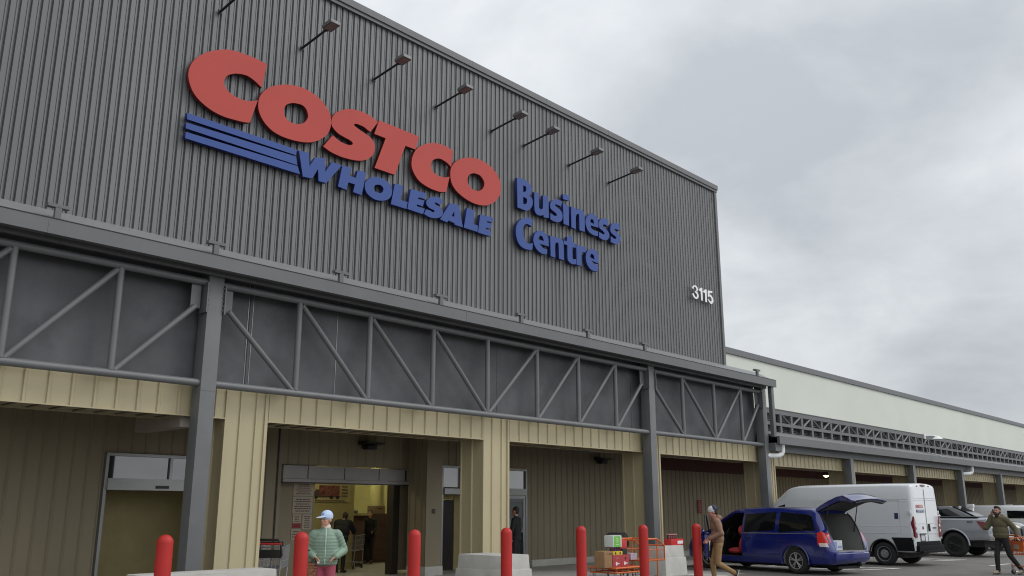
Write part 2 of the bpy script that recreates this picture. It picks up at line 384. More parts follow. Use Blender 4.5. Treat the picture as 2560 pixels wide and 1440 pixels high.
SIGN={"red":[["C",[[8.93,10.72,1,8.69,10.74,0,8.42,10.74,0,8.18,10.72,0,7.96,10.66,0,7.71,10.53,0,7.51,10.38,0,7.36,10.2,0,7.28,10.02,0,7.26,9.85,0,7.3,9.68,0,7.4,9.51,0,7.56,9.38,0,7.8,9.28,0,8.05,9.24,0,8.3,9.25,0,8.51,9.27,0,8.64,9.3,1,8.78,9.85,1,8.65,9.78,0,8.5,9.74,0,8.32,9.74,0,8.16,9.78,0,8.06,9.85,0,8.01,9.93,0,8.02,10.04,0,8.08,10.14,0,8.2,10.22,0,8.34,10.27,0,8.51,10.29,0,8.66,10.25,0,8.78,10.19,0,8.85,10.15,1]]],["O",[[9.46,10.45,0,9.22,10.35,0,9.02,10.22,0,8.88,10.06,0,8.81,9.9,0,8.8,9.71,0,8.86,9.55,0,8.98,9.41,0,9.16,9.3,0,9.39,9.25,0,9.65,9.25,0,9.94,9.29,0,10.19,9.38,0,10.4,9.53,0,10.54,9.7,0,10.6,9.91,0,10.58,10.11,0,10.48,10.26,0,10.31,10.4,0,10.08,10.48,0,9.78,10.51,0],[9.61,10.08,0,9.47,10.0,0,9.41,9.89,0,9.41,9.77,0,9.46,9.69,0,9.55,9.64,0,9.7,9.63,0,9.84,9.68,0,9.94,9.76,0,10.0,9.88,0,9.99,9.97,0,9.94,10.06,0,9.85,10.11,0,9.74,10.11,0]]],["S",[[11.89,10.41,1,11.7,10.48,0,11.49,10.51,0,11.29,10.5,0,11.09,10.46,0,10.91,10.38,0,10.75,10.27,0,10.65,10.15,0,10.61,10.03,0,10.62,9.91,0,10.7,9.83,0,10.82,9.77,0,10.97,9.74,0,11.11,9.72,0,11.19,9.69,0,11.21,9.65,0,11.16,9.61,0,11.07,9.59,0,10.95,9.59,0,10.83,9.61,0,10.72,9.66,0,10.66,9.68,1,10.43,9.35,1,10.61,9.29,0,10.84,9.26,0,11.06,9.26,0,11.31,9.29,0,11.52,9.35,0,11.69,9.46,0,11.79,9.58,0,11.83,9.74,0,11.8,9.87,0,11.7,9.96,0,11.55,10.01,0,11.39,10.05,0,11.26,10.09,0,11.22,10.12,0,11.26,10.16,0,11.35,10.17,0,11.5,10.16,0,11.61,10.12,0,11.69,10.1,1]]],["T",[[11.93,10.47,1,13.16,10.46,1,13.06,10.09,1,12.74,10.09,1,12.45,9.27,1,11.85,9.27,1,12.14,10.09,1,11.8,10.09,1]]],["C",[[14.3,10.44,1,14.13,10.48,0,13.93,10.49,0,13.68,10.46,0,13.47,10.38,0,13.27,10.27,0,13.11,10.14,0,13.0,9.96,0,12.95,9.79,0,12.96,9.61,0,13.05,9.46,0,13.19,9.34,0,13.39,9.27,0,13.61,9.24,0,13.87,9.24,0,14.09,9.29,1,14.19,9.72,1,14.04,9.66,0,13.89,9.64,0,13.74,9.65,0,13.63,9.7,0,13.58,9.76,0,13.57,9.88,0,13.62,9.98,0,13.73,10.06,0,13.86,10.1,0,13.99,10.09,0,14.13,10.05,0,14.24,9.99,1]]],["O",[[14.92,10.45,0,14.64,10.35,0,14.45,10.23,0,14.32,10.1,0,14.23,9.94,0,14.22,9.75,0,14.27,9.57,0,14.41,9.43,0,14.6,9.34,0,14.86,9.27,0,15.14,9.25,0,15.4,9.28,0,15.64,9.37,0,15.85,9.52,0,16.0,9.71,0,16.05,9.93,0,16.02,10.11,0,15.91,10.26,0,15.72,10.39,0,15.47,10.47,0,15.2,10.49,0],[15.04,10.06,0,14.9,9.99,0,14.83,9.89,0,14.82,9.77,0,14.87,9.68,0,14.97,9.62,0,15.11,9.61,0,15.25,9.64,0,15.36,9.72,0,15.42,9.83,0,15.42,9.92,0,15.36,10.0,0,15.27,10.06,0,15.16,10.07,0]]]],"stripe":[["-",[[7.31,9.06,1,9.78,9.07,1,9.76,8.94,1,7.32,8.93,1]]],["-",[[7.31,8.86,1,9.77,8.91,1,9.81,8.73,1,7.31,8.74,1]]],["-",[[7.32,8.67,1,9.82,8.71,1,9.89,8.55,1,7.32,8.54,1]]]],"blue":[["W",[[9.83,9.07,1,10.08,9.09,1,10.11,8.79,1,10.25,9.04,1,10.48,9.09,1,10.52,8.78,1,10.68,9.06,1,10.94,9.06,1,10.56,8.54,1,10.36,8.53,1,10.33,8.8,1,10.2,8.54,1,9.96,8.52,1]]],["H",[[10.96,9.06,1,11.2,9.08,1,11.16,8.88,1,11.34,8.88,1,11.38,9.07,1,11.62,9.09,1,11.52,8.52,1,11.28,8.53,1,11.32,8.72,1,11.14,8.72,1,11.1,8.53,1,10.87,8.55,1]]],["O",[[11.97,9.07,0,11.81,9.04,0,11.68,8.94,0,11.6,8.83,0,11.6,8.72,0,11.65,8.62,0,11.77,8.55,0,11.92,8.52,0,12.09,8.54,0,12.24,8.6,0,12.34,8.69,0,12.38,8.81,0,12.36,8.93,0,12.27,9.02,0,12.13,9.07,0],[11.98,8.9,0,11.89,8.86,0,11.86,8.8,0,11.87,8.73,0,11.94,8.7,0,12.04,8.71,0,12.1,8.75,0,12.13,8.82,0,12.11,8.87,0,12.05,8.9,0]]],["L",[[12.46,9.06,1,12.7,9.07,1,12.65,8.7,1,12.86,8.71,1,12.83,8.53,1,12.36,8.53,1]]],["E",[[12.95,9.06,1,13.44,9.08,1,13.4,8.92,1,13.2,8.92,1,13.18,8.87,1,13.38,8.88,1,13.34,8.72,1,13.16,8.73,1,13.14,8.68,1,13.4,8.68,1,13.35,8.53,1,12.86,8.54,1]]],["S",[[13.98,9.01,1,13.9,9.08,0,13.78,9.08,0,13.65,9.05,0,13.54,8.99,0,13.46,8.91,0,13.45,8.82,0,13.5,8.76,0,13.6,8.73,0,13.7,8.72,0,13.71,8.68,0,13.66,8.66,0,13.56,8.68,0,13.45,8.68,1,13.38,8.55,1,13.49,8.52,0,13.64,8.51,0,13.78,8.54,0,13.9,8.59,0,13.98,8.68,0,13.99,8.76,0,13.94,8.82,0,13.85,8.86,0,13.74,8.88,0,13.72,8.91,0,13.75,8.93,0,13.83,8.92,0,13.9,8.9,1]]],["A",[[14.23,9.04,1,14.52,9.06,1,14.68,8.52,1,14.4,8.52,1,14.38,8.56,1,14.18,8.58,1,14.14,8.52,1,13.9,8.54,1],[14.37,8.87,1,14.38,8.72,1,14.29,8.72,1]]],["L",[[14.81,9.06,1,15.07,9.06,1,15.05,8.7,1,15.21,8.69,1,15.19,8.52,1,14.71,8.52,1]]],["E",[[15.29,9.01,1,15.77,9.04,1,15.74,8.9,1,15.55,8.9,1,15.53,8.85,1,15.72,8.86,1,15.66,8.71,1,15.51,8.71,1,15.49,8.66,1,15.71,8.66,1,15.66,8.51,1,15.21,8.51,1]]]],"biz":[["B",[[16.68,10.4,1,16.92,10.44,0,17.12,10.4,0,17.26,10.31,0,17.29,10.19,0,17.2,10.05,0,17.18,10.02,0,17.27,9.99,0,17.32,9.91,0,17.3,9.76,0,17.19,9.63,0,17.06,9.56,0,16.88,9.56,0,16.7,9.56,1],[16.93,10.25,1,17.03,10.25,0,17.06,10.18,0,17.03,10.1,0,16.93,10.06,1],[16.93,9.93,1,17.06,9.91,0,17.09,9.85,0,17.05,9.75,0,16.93,9.72,1]]],["u",[[17.39,10.19,1,17.58,10.2,1,17.58,9.83,0,17.61,9.76,0,17.66,9.75,0,17.72,9.78,0,17.75,9.85,0,17.76,10.19,1,17.99,10.21,1,18.0,9.58,1,17.78,9.55,1,17.77,9.61,0,17.66,9.57,0,17.51,9.56,0,17.41,9.64,0,17.39,9.78,0]]],["s",[[18.6,10.23,1,18.36,10.23,0,18.16,10.14,0,18.07,10.02,0,18.08,9.89,0,18.19,9.84,0,18.32,9.8,0,18.35,9.75,0,18.27,9.71,0,18.12,9.74,0,18.08,9.76,1,18.06,9.57,1,18.22,9.54,0,18.41,9.56,0,18.57,9.66,0,18.6,9.81,0,18.54,9.93,0,18.41,9.98,0,18.29,10.01,0,18.29,10.06,0,18.35,10.07,0,18.54,10.06,1]]],["i",[[18.63,10.18,1,18.89,10.18,1,18.89,9.57,1,18.65,9.57,1],[18.63,10.46,1,18.95,10.49,1,18.92,10.33,1,18.63,10.31,1]]],["n",[[19.0,10.18,1,19.22,10.18,1,19.24,10.14,0,19.37,10.21,0,19.54,10.18,0,19.62,10.06,0,19.62,9.56,1,19.37,9.55,1,19.37,9.98,0,19.32,10.04,0,19.25,9.99,0,19.21,9.91,0,19.2,9.54,1,19.0,9.55,1]]],["e",[[20.28,9.84,1,20.27,10.1,0,20.13,10.2,0,19.96,10.21,0,19.78,10.1,0,19.67,9.94,0,19.68,9.77,0,19.8,9.62,0,20.0,9.56,0,20.25,9.57,1,20.26,9.72,1,20.08,9.71,0,19.94,9.74,0,19.9,9.83,1],[19.9,9.93,0,19.93,10.02,0,19.99,10.04,0,20.05,10.01,0,20.08,9.91,1]]],["s",[[20.8,10.2,1,20.56,10.21,0,20.38,10.12,0,20.3,9.96,0,20.35,9.84,0,20.51,9.79,0,20.59,9.74,0,20.52,9.69,0,20.32,9.72,1,20.3,9.55,1,20.5,9.52,0,20.68,9.55,0,20.81,9.67,0,20.81,9.79,0,20.69,9.88,0,20.55,9.93,0,20.51,9.98,0,20.59,10.02,0,20.77,10.0,1]]],["s",[[21.38,10.2,1,21.15,10.21,0,20.94,10.1,0,20.88,9.94,0,20.92,9.84,0,21.09,9.78,0,21.18,9.74,0,21.1,9.68,0,20.9,9.72,1,20.88,9.54,1,21.08,9.52,0,21.26,9.56,0,21.38,9.68,0,21.39,9.8,0,21.28,9.89,0,21.13,9.93,0,21.1,9.98,0,21.17,10.01,0,21.36,10.0,1]]],["C",[[17.31,9.36,1,17.15,9.38,0,16.94,9.32,0,16.75,9.18,0,16.65,9.0,0,16.64,8.8,0,16.71,8.61,0,16.85,8.5,0,17.05,8.47,0,17.29,8.5,1,17.32,8.7,1,17.14,8.65,0,17.01,8.7,0,16.94,8.83,0,16.92,8.99,0,16.97,9.12,0,17.09,9.19,0,17.28,9.16,1]]],["e",[[17.98,8.75,1,17.96,9.0,0,17.82,9.11,0,17.62,9.13,0,17.43,9.02,0,17.35,8.87,0,17.36,8.7,0,17.48,8.56,0,17.66,8.49,0,17.9,8.5,1,17.92,8.65,1,17.74,8.66,0,17.6,8.75,1],[17.56,8.87,0,17.61,8.97,0,17.67,8.99,0,17.74,8.95,0,17.78,8.86,1]]],["n",[[18.05,9.09,1,18.27,9.09,1,18.29,9.06,0,18.41,9.11,0,18.56,9.08,0,18.63,8.99,0,18.64,8.49,1,18.42,8.5,1,18.41,8.9,0,18.36,8.95,0,18.29,8.92,0,18.26,8.84,0,18.26,8.49,1,18.06,8.49,1]]],["t",[[18.79,9.22,1,19.04,9.31,1,19.04,9.12,1,19.17,9.1,1,19.18,8.98,1,19.03,8.96,1,19.03,8.65,0,19.09,8.62,0,19.19,8.65,1,19.19,8.49,1,18.99,8.46,0,18.83,8.52,0,18.8,8.64,0,18.8,8.97,1,18.65,8.97,1,18.65,9.08,1,18.79,9.09,1]]],["r",[[19.21,9.09,1,19.42,9.08,1,19.44,9.05,0,19.58,9.11,0,19.67,9.1,1,19.64,8.94,1,19.5,8.91,0,19.45,8.82,0,19.44,8.49,1,19.21,8.48,1]]],["e",[[20.26,8.73,1,20.24,9.01,0,20.09,9.11,0,19.92,9.1,0,19.74,9.01,0,19.65,8.86,0,19.66,8.67,0,19.78,8.52,0,19.96,8.46,0,20.21,8.48,1,20.23,8.66,1,20.04,8.67,0,19.91,8.75,1],[19.86,8.84,0,19.89,8.94,0,19.96,8.96,0,20.03,8.91,0,20.06,8.81,1]]]],"num":[["3",[[25.54,8.94,1,25.55,8.98,0,25.61,9.02,0,25.67,9.01,0,25.72,8.97,0,25.72,8.92,0,25.68,8.88,0,25.61,8.84,0,25.7,8.8,0,25.75,8.75,0,25.73,8.69,0,25.7,8.66,0,25.64,8.67,0,25.57,8.72,0,25.53,8.78,1,25.44,8.74,1,25.48,8.68,0,25.57,8.62,0,25.71,8.61,0,25.82,8.68,0,25.84,8.77,0,25.78,8.85,0,25.7,8.88,0,25.73,8.86,0,25.81,8.93,0,25.81,9.0,0,25.74,9.06,0,25.6,9.07,0,25.48,8.99,0,25.45,8.93,1]]],["1",[[26.02,9.06,1,26.11,9.07,1,26.1,8.62,1,26.0,8.61,1,25.99,8.93,1,25.88,8.94,1,25.88,8.97,1]]],["1",[[26.3,9.05,1,26.39,9.06,1,26.38,8.61,1,26.27,8.6,1,26.27,8.92,1,26.15,8.93,1,26.16,8.96,1]]],["5",[[26.49,9.05,1,26.78,9.07,1,26.77,9.0,1,26.59,8.99,1,26.57,8.91,1,26.64,8.92,0,26.75,8.87,0,26.81,8.8,0,26.81,8.71,0,26.75,8.64,0,26.68,8.6,0,26.56,8.62,0,26.43,8.74,1,26.51,8.73,1,26.61,8.68,0,26.67,8.69,0,26.7,8.74,0,26.68,8.8,0,26.6,8.85,0,26.54,8.84,0,26.45,8.82,1]]]]}
# ---------------------------------------------------------------- materials
GREY = mat('grey_cladding', (0.146, 0.146, 0.149), 0.55, 0.2, 0.08, 0.7, sheet=(.99, .055), stain=((0.124, 0.125, 0.129), 1.6, 0.60), stretch=(1, 1, .18))
TRIM = mat('grey_trim_paint', (0.118, 0.121, 0.123), 0.55, 0.0, 0.07, 1.5, bump=.02, bscale=60)
PIPE = mat('grey_steel_paint', (0.130, 0.133, 0.135), 0.45, 0.0, 0.08, 2.0)
DARKP = mat('charcoal_panel', (0.092, 0.095, 0.101), 0.75, 0, 0.22, 1.1, stain=((0.078, 0.081, 0.088), 2.3, .5), bump=.03, bscale=90)
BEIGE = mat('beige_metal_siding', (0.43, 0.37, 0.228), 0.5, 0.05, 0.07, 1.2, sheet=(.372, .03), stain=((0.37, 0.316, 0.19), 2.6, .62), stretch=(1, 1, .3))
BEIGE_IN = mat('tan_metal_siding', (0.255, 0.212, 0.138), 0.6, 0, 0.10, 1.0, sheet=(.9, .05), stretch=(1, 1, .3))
MAROON = mat('maroon_band_paint', (0.085, 0.022, 0.022), 0.6, 0, 0.12)
CEIL = mat('arcade_ceiling_paint', (0.13, 0.085, 0.065), 0.8, 0, 0.1)
PALE = mat('pale_green_stucco', (0.625, 0.645, 0.575), 0.85, 0, 0.035, 0.35, bump=.05, bscale=30)
CAPM = mat('parapet_flashing', (0.13, 0.132, 0.138), 0.5, 0.2, 0.06)
CONC = mat('concrete_block', (0.46, 0.45, 0.415), 0.9, 0, 0.13, 2.2, bump=.25, bscale=35, stain=((0.28, 0.275, 0.25), 3.2, .60))
SLAB = mat('sidewalk_concrete', (0.30, 0.29, 0.265), 0.9, 0, 0.12, 1.2, bump=.1, bscale=30, stain=((0.21, 0.2, 0.18), 2.2, .56))
ASPH = mat('asphalt', (0.132, 0.123, 0.112), 0.9, 0, 0.16, 0.9, bump=.35, bscale=120, stain=((0.092, 0.087, 0.081), 0.55, .57))
LINE = mat('worn_road_paint', (0.60, 0.59, 0.55), 0.85, 0, 0.2, 8, stain=((0.22, 0.215, 0.21), 9, .62))
ALU = mat('anodised_aluminium', (0.34, 0.34, 0.335), 0.4, 0.5, 0.05)
WHITE = mat('white_paint', (0.72, 0.73, 0.72), 0.5, 0, 0.05)
BLACK = mat('black_plastic', (0.012, 0.012, 0.013), 0.45, 0, 0)
GLASS = mat('reflective_glass', (0.03, 0.036, 0.036), 0.03, 0.0, 0, spec=1.0, coat=1.0)
OLIVE = mat('olive_vestibule_wall', (0.36, 0.30, 0.14), 0.8, 0, 0.08)
CREAM = mat('cream_interior_wall', (0.50, 0.46, 0.20), 0.8, 0, 0.06)
OCHRE = mat('ochre_interior_wall', (0.30, 0.25, 0.10), 0.8, 0, 0.08)
DOORG = mat('grey_door_panel', (0.30, 0.285, 0.275), 0.5, 0.2, 0.06)

# ---------------------------------------------------------------- ground
m = MB(); m.quad((-400, -400, 0), (900, -400, 0), (900, 900, 0), (-400, 900, 0))
structure(m.build('asphalt_lot', ASPH))
m = MB(); m.box(-12, 23.2, 12.6, 28, -0.2, 0.004)
m.box(23.2, 100, 15.6, 19.05, -0.2, 0.006)
structure(m.build('sidewalk', SLAB))
# stall hatching by the parked vehicles
m = MB()
def stripe(a, b, w, z=0.005):
    a, b = Vector((*a, 0)), Vector((*b, 0)); n = (b - a).normalized().cross(Vector((0, 0, 1))) * w / 2
    up = Vector((0, 0, z)); m.quad(a + n + up, a - n + up, b - n + up, b + n + up)
for x, k in ((28.1, 0.006), (34.4, 0.006), (22.2, .006), (41.3, .006)):
    stripe((x, 10.15), (x - .55, 15.2), 0.16)
    stripe((x - 1.5, 10.75), (x - 1.75, 15.2), 0.16)
    stripe((x + .02, 10.2), (x - 1.55, 10.78), 0.16, 0.009)
    for j in range(4): stripe((x - .15 - .1 * j, 11.1 + j), (x - 1.5, 11.65 + j), 0.13, 0.013)
stripe((31.4, 8.6), (33.0, 8.45), .13); stripe((28.6, 7.3), (30.2, 7.2), .10)
structure(m.build('parking_lines', LINE))

# ---------------------------------------------------------------- warehouse building
W = thing('warehouse_building', 'long warehouse store with tall grey ribbed entrance front and beige pillared arcade', 'building', (14, 15.3, 0))
TOWP = [(0, 0), (.46, 0), (.49, .014), (.53, .014), (.56, .002), (.70, .002), (.76, .045), (.90, .045), (.98, 0)]
m = MB()
rib_sheet(m, -9, 27.56, 6.50, 13.08, 15.30, .165, TOWP)
# narrow stiffening crease in every other flat
o = m.build('ribbed_cladding', GREY, W)
m = MB(); m.box(-9, 27.4, 15.40, 30, 6.45, 13.0)
m.build('tower_core', GREY, W)
m = MB(); m.box(27.50, 27.64, 15.25, 30, 6.50, 13.05)
m.build('corner_trim', TRIM, W)
m = MB()
m.box(-9, 27.68, 15.20, 15.75, 13.05, 13.22); m.box(-9, 27.66, 15.235, 15.6, 12.96, 13.05)
m.build('roof_coping', TRIM, W)
m = MB()
for k in range(-9, 28, 3): m.box(k + .0, k + .012, 15.197, 15.75, 13.052, 13.226)
m.build('coping_seam', CAPM, W)
# drip flashing along foot of the cladding
m = MB(); m.prism([(15.42, 6.575), (15.24, 6.575), (14.585, 6.215), (14.60, 6.19), (15.42, 6.40)], 'x', -9, 29.78)
m.build('drip_flashing', mat('light_flashing', (0.20, 0.202, 0.204), .5, .1, .06), W)
# canopy fascia and gutter
m = MB()
m.box(-9, 29.80, 14.50, 14.56, 5.96, 6.205)
m.box(27.66, 29.79, 14.62, 15.30, 6.18, 6.20)
m.box(-9, 29.80, 14.56, 14.66, 5.965, 6.02)
m.build('canopy_fascia', TRIM, W)
m = MB(); m.box(-9, 29.70, 14.66, 15.42, 6.02, 6.07)
m.build('canopy_soffit', DARKP, W)
m = MB(); m.box(-9, 29.795, 14.494, 14.60, 6.207, 6.222)  # thin dark strip painting the drip shadow between fascia and flashing
m.build('fascia_shadow_strip', mat('painted_drip_shadow', (.03, .03, .032), .8, 0, 0), W)
m = MB(); m.box(-9, 29.62, 14.80, 14.86, 5.915, 6.02)
m.build('eave_channel', TRIM, W)
m = MB(); m.box(27.64, 29.78, 15.30, 19, 6.06, 6.40)
m.build('canopy_roof', TRIM, W)
m = MB()
for x in (4.9, 14.2, 23.3): m.box(x, x + .01, 14.496, 14.57, 5.958, 6.208)
m.build('fascia_joint', CAPM, W)
# small tee brackets standing on the fascia
tee = MB()
tee.box(-.17, .17, 14.565, 14.68, 6.43, 6.485); tee.box(-.05, .05, 14.57, 14.64, 6.19, 6.43)
first = None
for x in (2.25, 5.05, 7.84, 10.66, 13.48, 16.23, 18.96, 21.68, 28.61):
    t2 = MB(); t2.v = [v + Vector((x, 0, 0)) for v in tee.v]; t2.f = tee.f; t2.mi = tee.mi
    t2.build('tee_bracket', TRIM, W)
# charcoal backing panels behind the pipe truss
px_ = [-9, -2.2, 2.45, 9.05, 11.15, 16.1, 21.9, 29.62]
for a, b in zip(px_, px_[1:]):
    m = MB(); m.box(a + .006, b - .006, 15.32, 15.44, 3.80, 6.02); m.build('backing_panel', DARKP, W)
for a in (9.02, 9.12, 11.15):
    m = MB(); m.box(a - .005, a + .005, 15.31, 15.45, 3.80, 6.02); m.build('panel_joint', ALU, W)

def truss(xs, dia, tops, bots, lean_ends=()):
    """pipe truss panel: chords are the part, webs its sub-parts"""
    c = MB()
    c.tube([(xs[0], 15.0, 3.93), (xs[-1], 15.0, 3.93)], .070, 12)
    c.tube([(xs[0], 15.0, 5.80), (xs[-1], 15.0, 5.80)], .068, 12)
    t = c.build('pipe_truss', PIPE, W, smooth=50)
    for x in xs[1:-1]:
        v = MB(); v.tube([(x, 15.0, 3.98), (x, 15.0, 5.76)], .060, 12); v.build('upright_pipe', PIPE, t, smooth=50)
    for a, za, b, zb in dia:
        v = MB(); v.tube([(a, 15.0, za), (b, 15.0, zb)], .054, 12); v.build('diagonal_pipe', PIPE, t, smooth=50)
    return t
ZT, ZB = 5.72, 3.98
nb = [8.08, 9.98, 11.78, 13.63, 15.43, 17.27, 18.99, 20.70, 22.34]
truss(nb, [(8.42, 5.32, 9.90, ZB)] + [(nb[i] + .06, ZT, nb[i + 1] - .06, ZB) for i in (1, 2, 3)] +
      [(nb[i] + .06, ZB, nb[i + 1] - .06, ZT) for i in (4, 5, 6)] + [(20.76, ZB, 22.0, 5.32)], 0, 0)
nc = [22.34, 24.27, 26.20, 28.02, 29.55]
truss(nc, [(22.68, 5.32, 24.21, ZB), (24.33, ZT, 26.14, ZB), (26.26, ZB, 27.96, ZT), (28.08, ZB, 29.28, 5.32)], 0, 0)
na = [-6.2, -4.4, -2.6, -.8, 1.0, 2.8, 4.62, 6.33, 8.08]
truss(na, [(na[i] + .06, ZT, na[i + 1] - .06, ZB) for i in (0, 1, 2, 3)] +
      [(na[i] + .06, ZB, na[i + 1] - .06, ZT) for i in (4, 5, 6)] + [(6.39, ZB, 7.74, 5.32)], 0, 0)
# columns of the entrance, with bolted splice plates
def column(x, z1, y=14.9, w=.30, d=.30):
    m = MB(); m.box(x, x + w, y, y + d, 0, z1)
    return m
for x in (7.93, 22.27, 29.42):
    m = column(x, 5.99); m.box(x + .0, x + .30, 14.895, 14.9, 3.786, 3.792)
    c = m.build('steel_column', PIPE, W, bevel=.012)
    for s, xx in ((-1, x - .03), (1, x + .33)):
        if x > 29 and s > 0: continue
        p = MB()
        p.box(xx - .012, xx + .012, 14.86, 15.14, 5.22, 5.78)
        p.box(xx + s * .05, xx + s * .24 if s > 0 else xx - .24, 15.03, 15.05, 5.30, 5.74) if s > 0 else p.box(xx - .24, xx - .05, 15.03, 15.05, 5.30, 5.74)
        q = p.build('splice_plate', PIPE, c)
        p = MB()
        for k in range(6): p.cap((xx - s * .012, 14.90, 5.29 + k * .085), (xx - s * .034, 14.90, 5.29 + k * .085), .017, .017, 8)
        p.build('bolt_row', CAPM, c)
m = MB(); m.box(29.50, 29.68, 14.56, 14.70, 4.20, 5.97)
m.build('end_post', TRIM, W, bevel=.01)
# beige pillars
PIL = [(-.4), (0, 0.02), (.74, .02), (.86, -.03), (.92, -.03)]
SIDE = [(0, 0), (.78, 0), (.82, -.030), (.93, -.030), (.98, 0)]
def pillar(x0, x1, z1=3.90, y0=15.30, y1=16.05):
    m = MB()
    m.box(x0 + .01, x1 - .01, y0 + .01, y1 - .01, 0, z1)
    rib_sheet(m, x0, x1, 0, z1, y0 - .002, .34, SIDE, 'x', x0 + .02)
    for xx, sg in ((x0, 1), (x1, -1)):
        rib_sheet(m, y0, y1, 0, z1, xx - .002 * sg, .37, SIDE if sg > 0 else [(t, -d) for t, d in SIDE], 'y', y0 + .05)
    for xx in (x0, x1):
        for yy in (y0, y1): m.box(xx - .012 if xx == x0 else xx - .055, xx + .055 if xx == x0 else xx + .012, yy - .034 if yy == y0 else yy - .04, yy + .04 if yy == y0 else yy + .012, 0, z1)
    return m.build('siding_pillar', BEIGE, W)
for a, b in ((8.68, 9.57), (15.60, 16.50), (22.42, 23.28), (29.93, 30.80)): pillar(a, b)
pillar(1.2, 2.1)
# header panels over the openings
def header(x0, x1, z0, z1, y0=15.30, y1=16.15, pitch=.372):
    m = MB()
    rib_sheet(m, x0, x1, z0, z1, y0, pitch, SIDE, 'x', x0 + .1)
    m.box(x0, x1, y0 + .03, y0 + .06, z0 + .02, z1)
    m.box(x0, x1, y0 - .036, y0 + .012, z0 - .012, z0 + .012)
    m.box(x0, x1, y1, y1 + .035, z0 - .012, 4.0)
    h = m.build('header_siding', BEIGE, W)
    s = MB()      # ribbed soffit of the header seen from below
    n = int((x1 - x0) / .186)
    pts = []
    for k in range(n):
        a = x0 + (x1 - x0) * k / n; w = (x1 - x0) / n
        s.box(a + w * .18, a + w * .82, y0 + .012, y1, z0 + .02, z0 + .05) if k % 2 else s.box(a, a + w, y0 + .012, y1, z0 - .004, z0 + .016)
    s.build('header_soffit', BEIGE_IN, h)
header(2.1, 8.68, 3.36, 3.95); header(-9, 1.2, 3.36, 3.95)
header(9.57, 15.60, 3.36, 3.95); header(16.50, 22.42, 3.37, 3.95); header(23.28, 29.93, 3.36, 3.95)
# arcade ceiling and back wall
m = MB(); m.box(-9, 100, 15.46, 19.0, 4.0, 4.12)
m.build('arcade_ceiling', CEIL, W)
BW = [(0, 0), (.80, 0), (.88, -.03), (.94, -.03)]
m = MB()
for a, b, z0, z1 in ((-9, 8.10, 0, 4), (8.10, 10.62, 2.88, 4), (10.62, 12.40, 0, 4), (12.40, 16.50, 2.78, 4), (16.50, 17.66, 0, 4), (17.66, 19.4, 2.95, 4),
                     (19.4, 20.25, 0, 4), (20.25, 21.33, 2.95, 4), (21.33, 100, 0, 4)):
    rib_sheet(m, a, b, z0, z1, 19.0, .30, BW)
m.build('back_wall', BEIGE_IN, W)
m = MB(); m.box(16.46, 17.02, 18.25, 18.96, .24, 4.0)
rib_sheet(m, 18.27, 18.95, .24, 4.0, 16.45, .24, SIDE, 'y')
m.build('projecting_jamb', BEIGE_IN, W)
m = MB(); m.box(16.42, 17.06, 18.20, 18.96, 0, .24)
m.build('jamb_footing', CONC, W, bevel=.02)
m = MB(); m.box(21.38, 100, 18.80, 18.96, 0, .20)
m.build('wall_plinth', CONC, W, bevel=.02)
m = MB(); m.box(27.6, 100, 18.90, 18.955, 3.16, 4.0)
m.build('maroon_band', MAROON, W)
m = MB(); m.tube([(23.0, 18.4, 3.55), (29.8, 16.4, 3.62)], .03, 8)
m.build('ceiling_conduit', PIPE, W)
m = MB(); m.box(7.86, 8.12, 15.4, 17.2, 3.16, 3.99)
m.build('ceiling_beam', mat('tan_beam_paint', (.30, .26, .22), .6, 0, .06), W)
m = MB(); m.tube([(11.96, 18.5, 4.0), (11.97, 18.5, .05)], .022, 8)
m.build('door_track_pipe', BLACK, W)

# entrance doors in the back wall
def framed_door(x0, x1, zh0, zh1, zt, mull=()):
    """aluminium frame with transom light, header box between zh0 and zh1"""
    f = MB(); y0, y1 = 18.93, 19.05; w = .06
    f.box(x0, x0 + w, y0, y1, 0, zt - w); f.box(x1 - w, x1, y0, y1, 0, zt - w); f.box(x0, x1, y0, y1, zt - w, zt)
    f.box(x0 + w, x1 - w, y0 - .05, y1, zh0, zh1)
    for xm in mull: f.box(xm - .03, xm + .03, y0, y1, zh1, zt - w)
    return f.build('door_frame', ALU, W)
d = framed_door(8.12, 10.58, 2.10, 2.34, 2.86, (9.55,))
for a, b in ((8.18, 9.52), (9.58, 10.52)):
    m = MB(); m.box(a, b, 18.985, 18.995, 2.34, 2.80); m.build('transom_glass', GLASS, d)
m = MB(); m.box(9.22, 9.50, 18.85, 18.88, 2.14, 2.20); m.build('motion_sensor', BLACK, d)
m = MB(); m.box(8.0, 10.8, 20.4, 20.5, 0, 3.2); m.box(8.0, 8.1, 19.1, 20.4, 0, 3.2)
m.build('vestibule_wall', OLIVE, W)
d = framed_door(17.66, 19.36, 2.13, 2.29, 2.93)
m = MB(); m.box(17.72, 19.30, 18.985, 18.995, 2.33, 2.87); m.build('transom_glass', GLASS, d)
m = MB(); m.box(17.5, 18.76, 19.6, 19.65, 0, 1.98); m.build('dark_door_leaf', mat('dark_brown_door', (.018, .012, .010), .5), d)
m = MB(); m.box(18.77, 20.2, 19.58, 19.65, 0, 3.1); m.box(17.4, 18.77, 19.6, 19.64, 1.99, 3.1)
m.build('inner_partition', OLIVE, W)
d = framed_door(20.25, 21.30, 2.13, 2.33, 2.93)
m = MB(); m.box(20.31, 21.24, 18.985, 18.995, 2.33, 2.87); m.build('transom_glass', GLASS, d)
m = MB()
m.box(20.31, 20.39, 18.95, 18.99, .02, 2.12); m.box(21.14, 21.24, 18.95, 18.99, .02, 2.12); m.box(20.39, 21.14, 18.95, 18.99, .02, .22)
m.box(20.39, 21.14, 18.95, 18.99, 1.03, 1.10); m.box(20.39, 21.14, 18.95, 18.99, 2.03, 2.12)
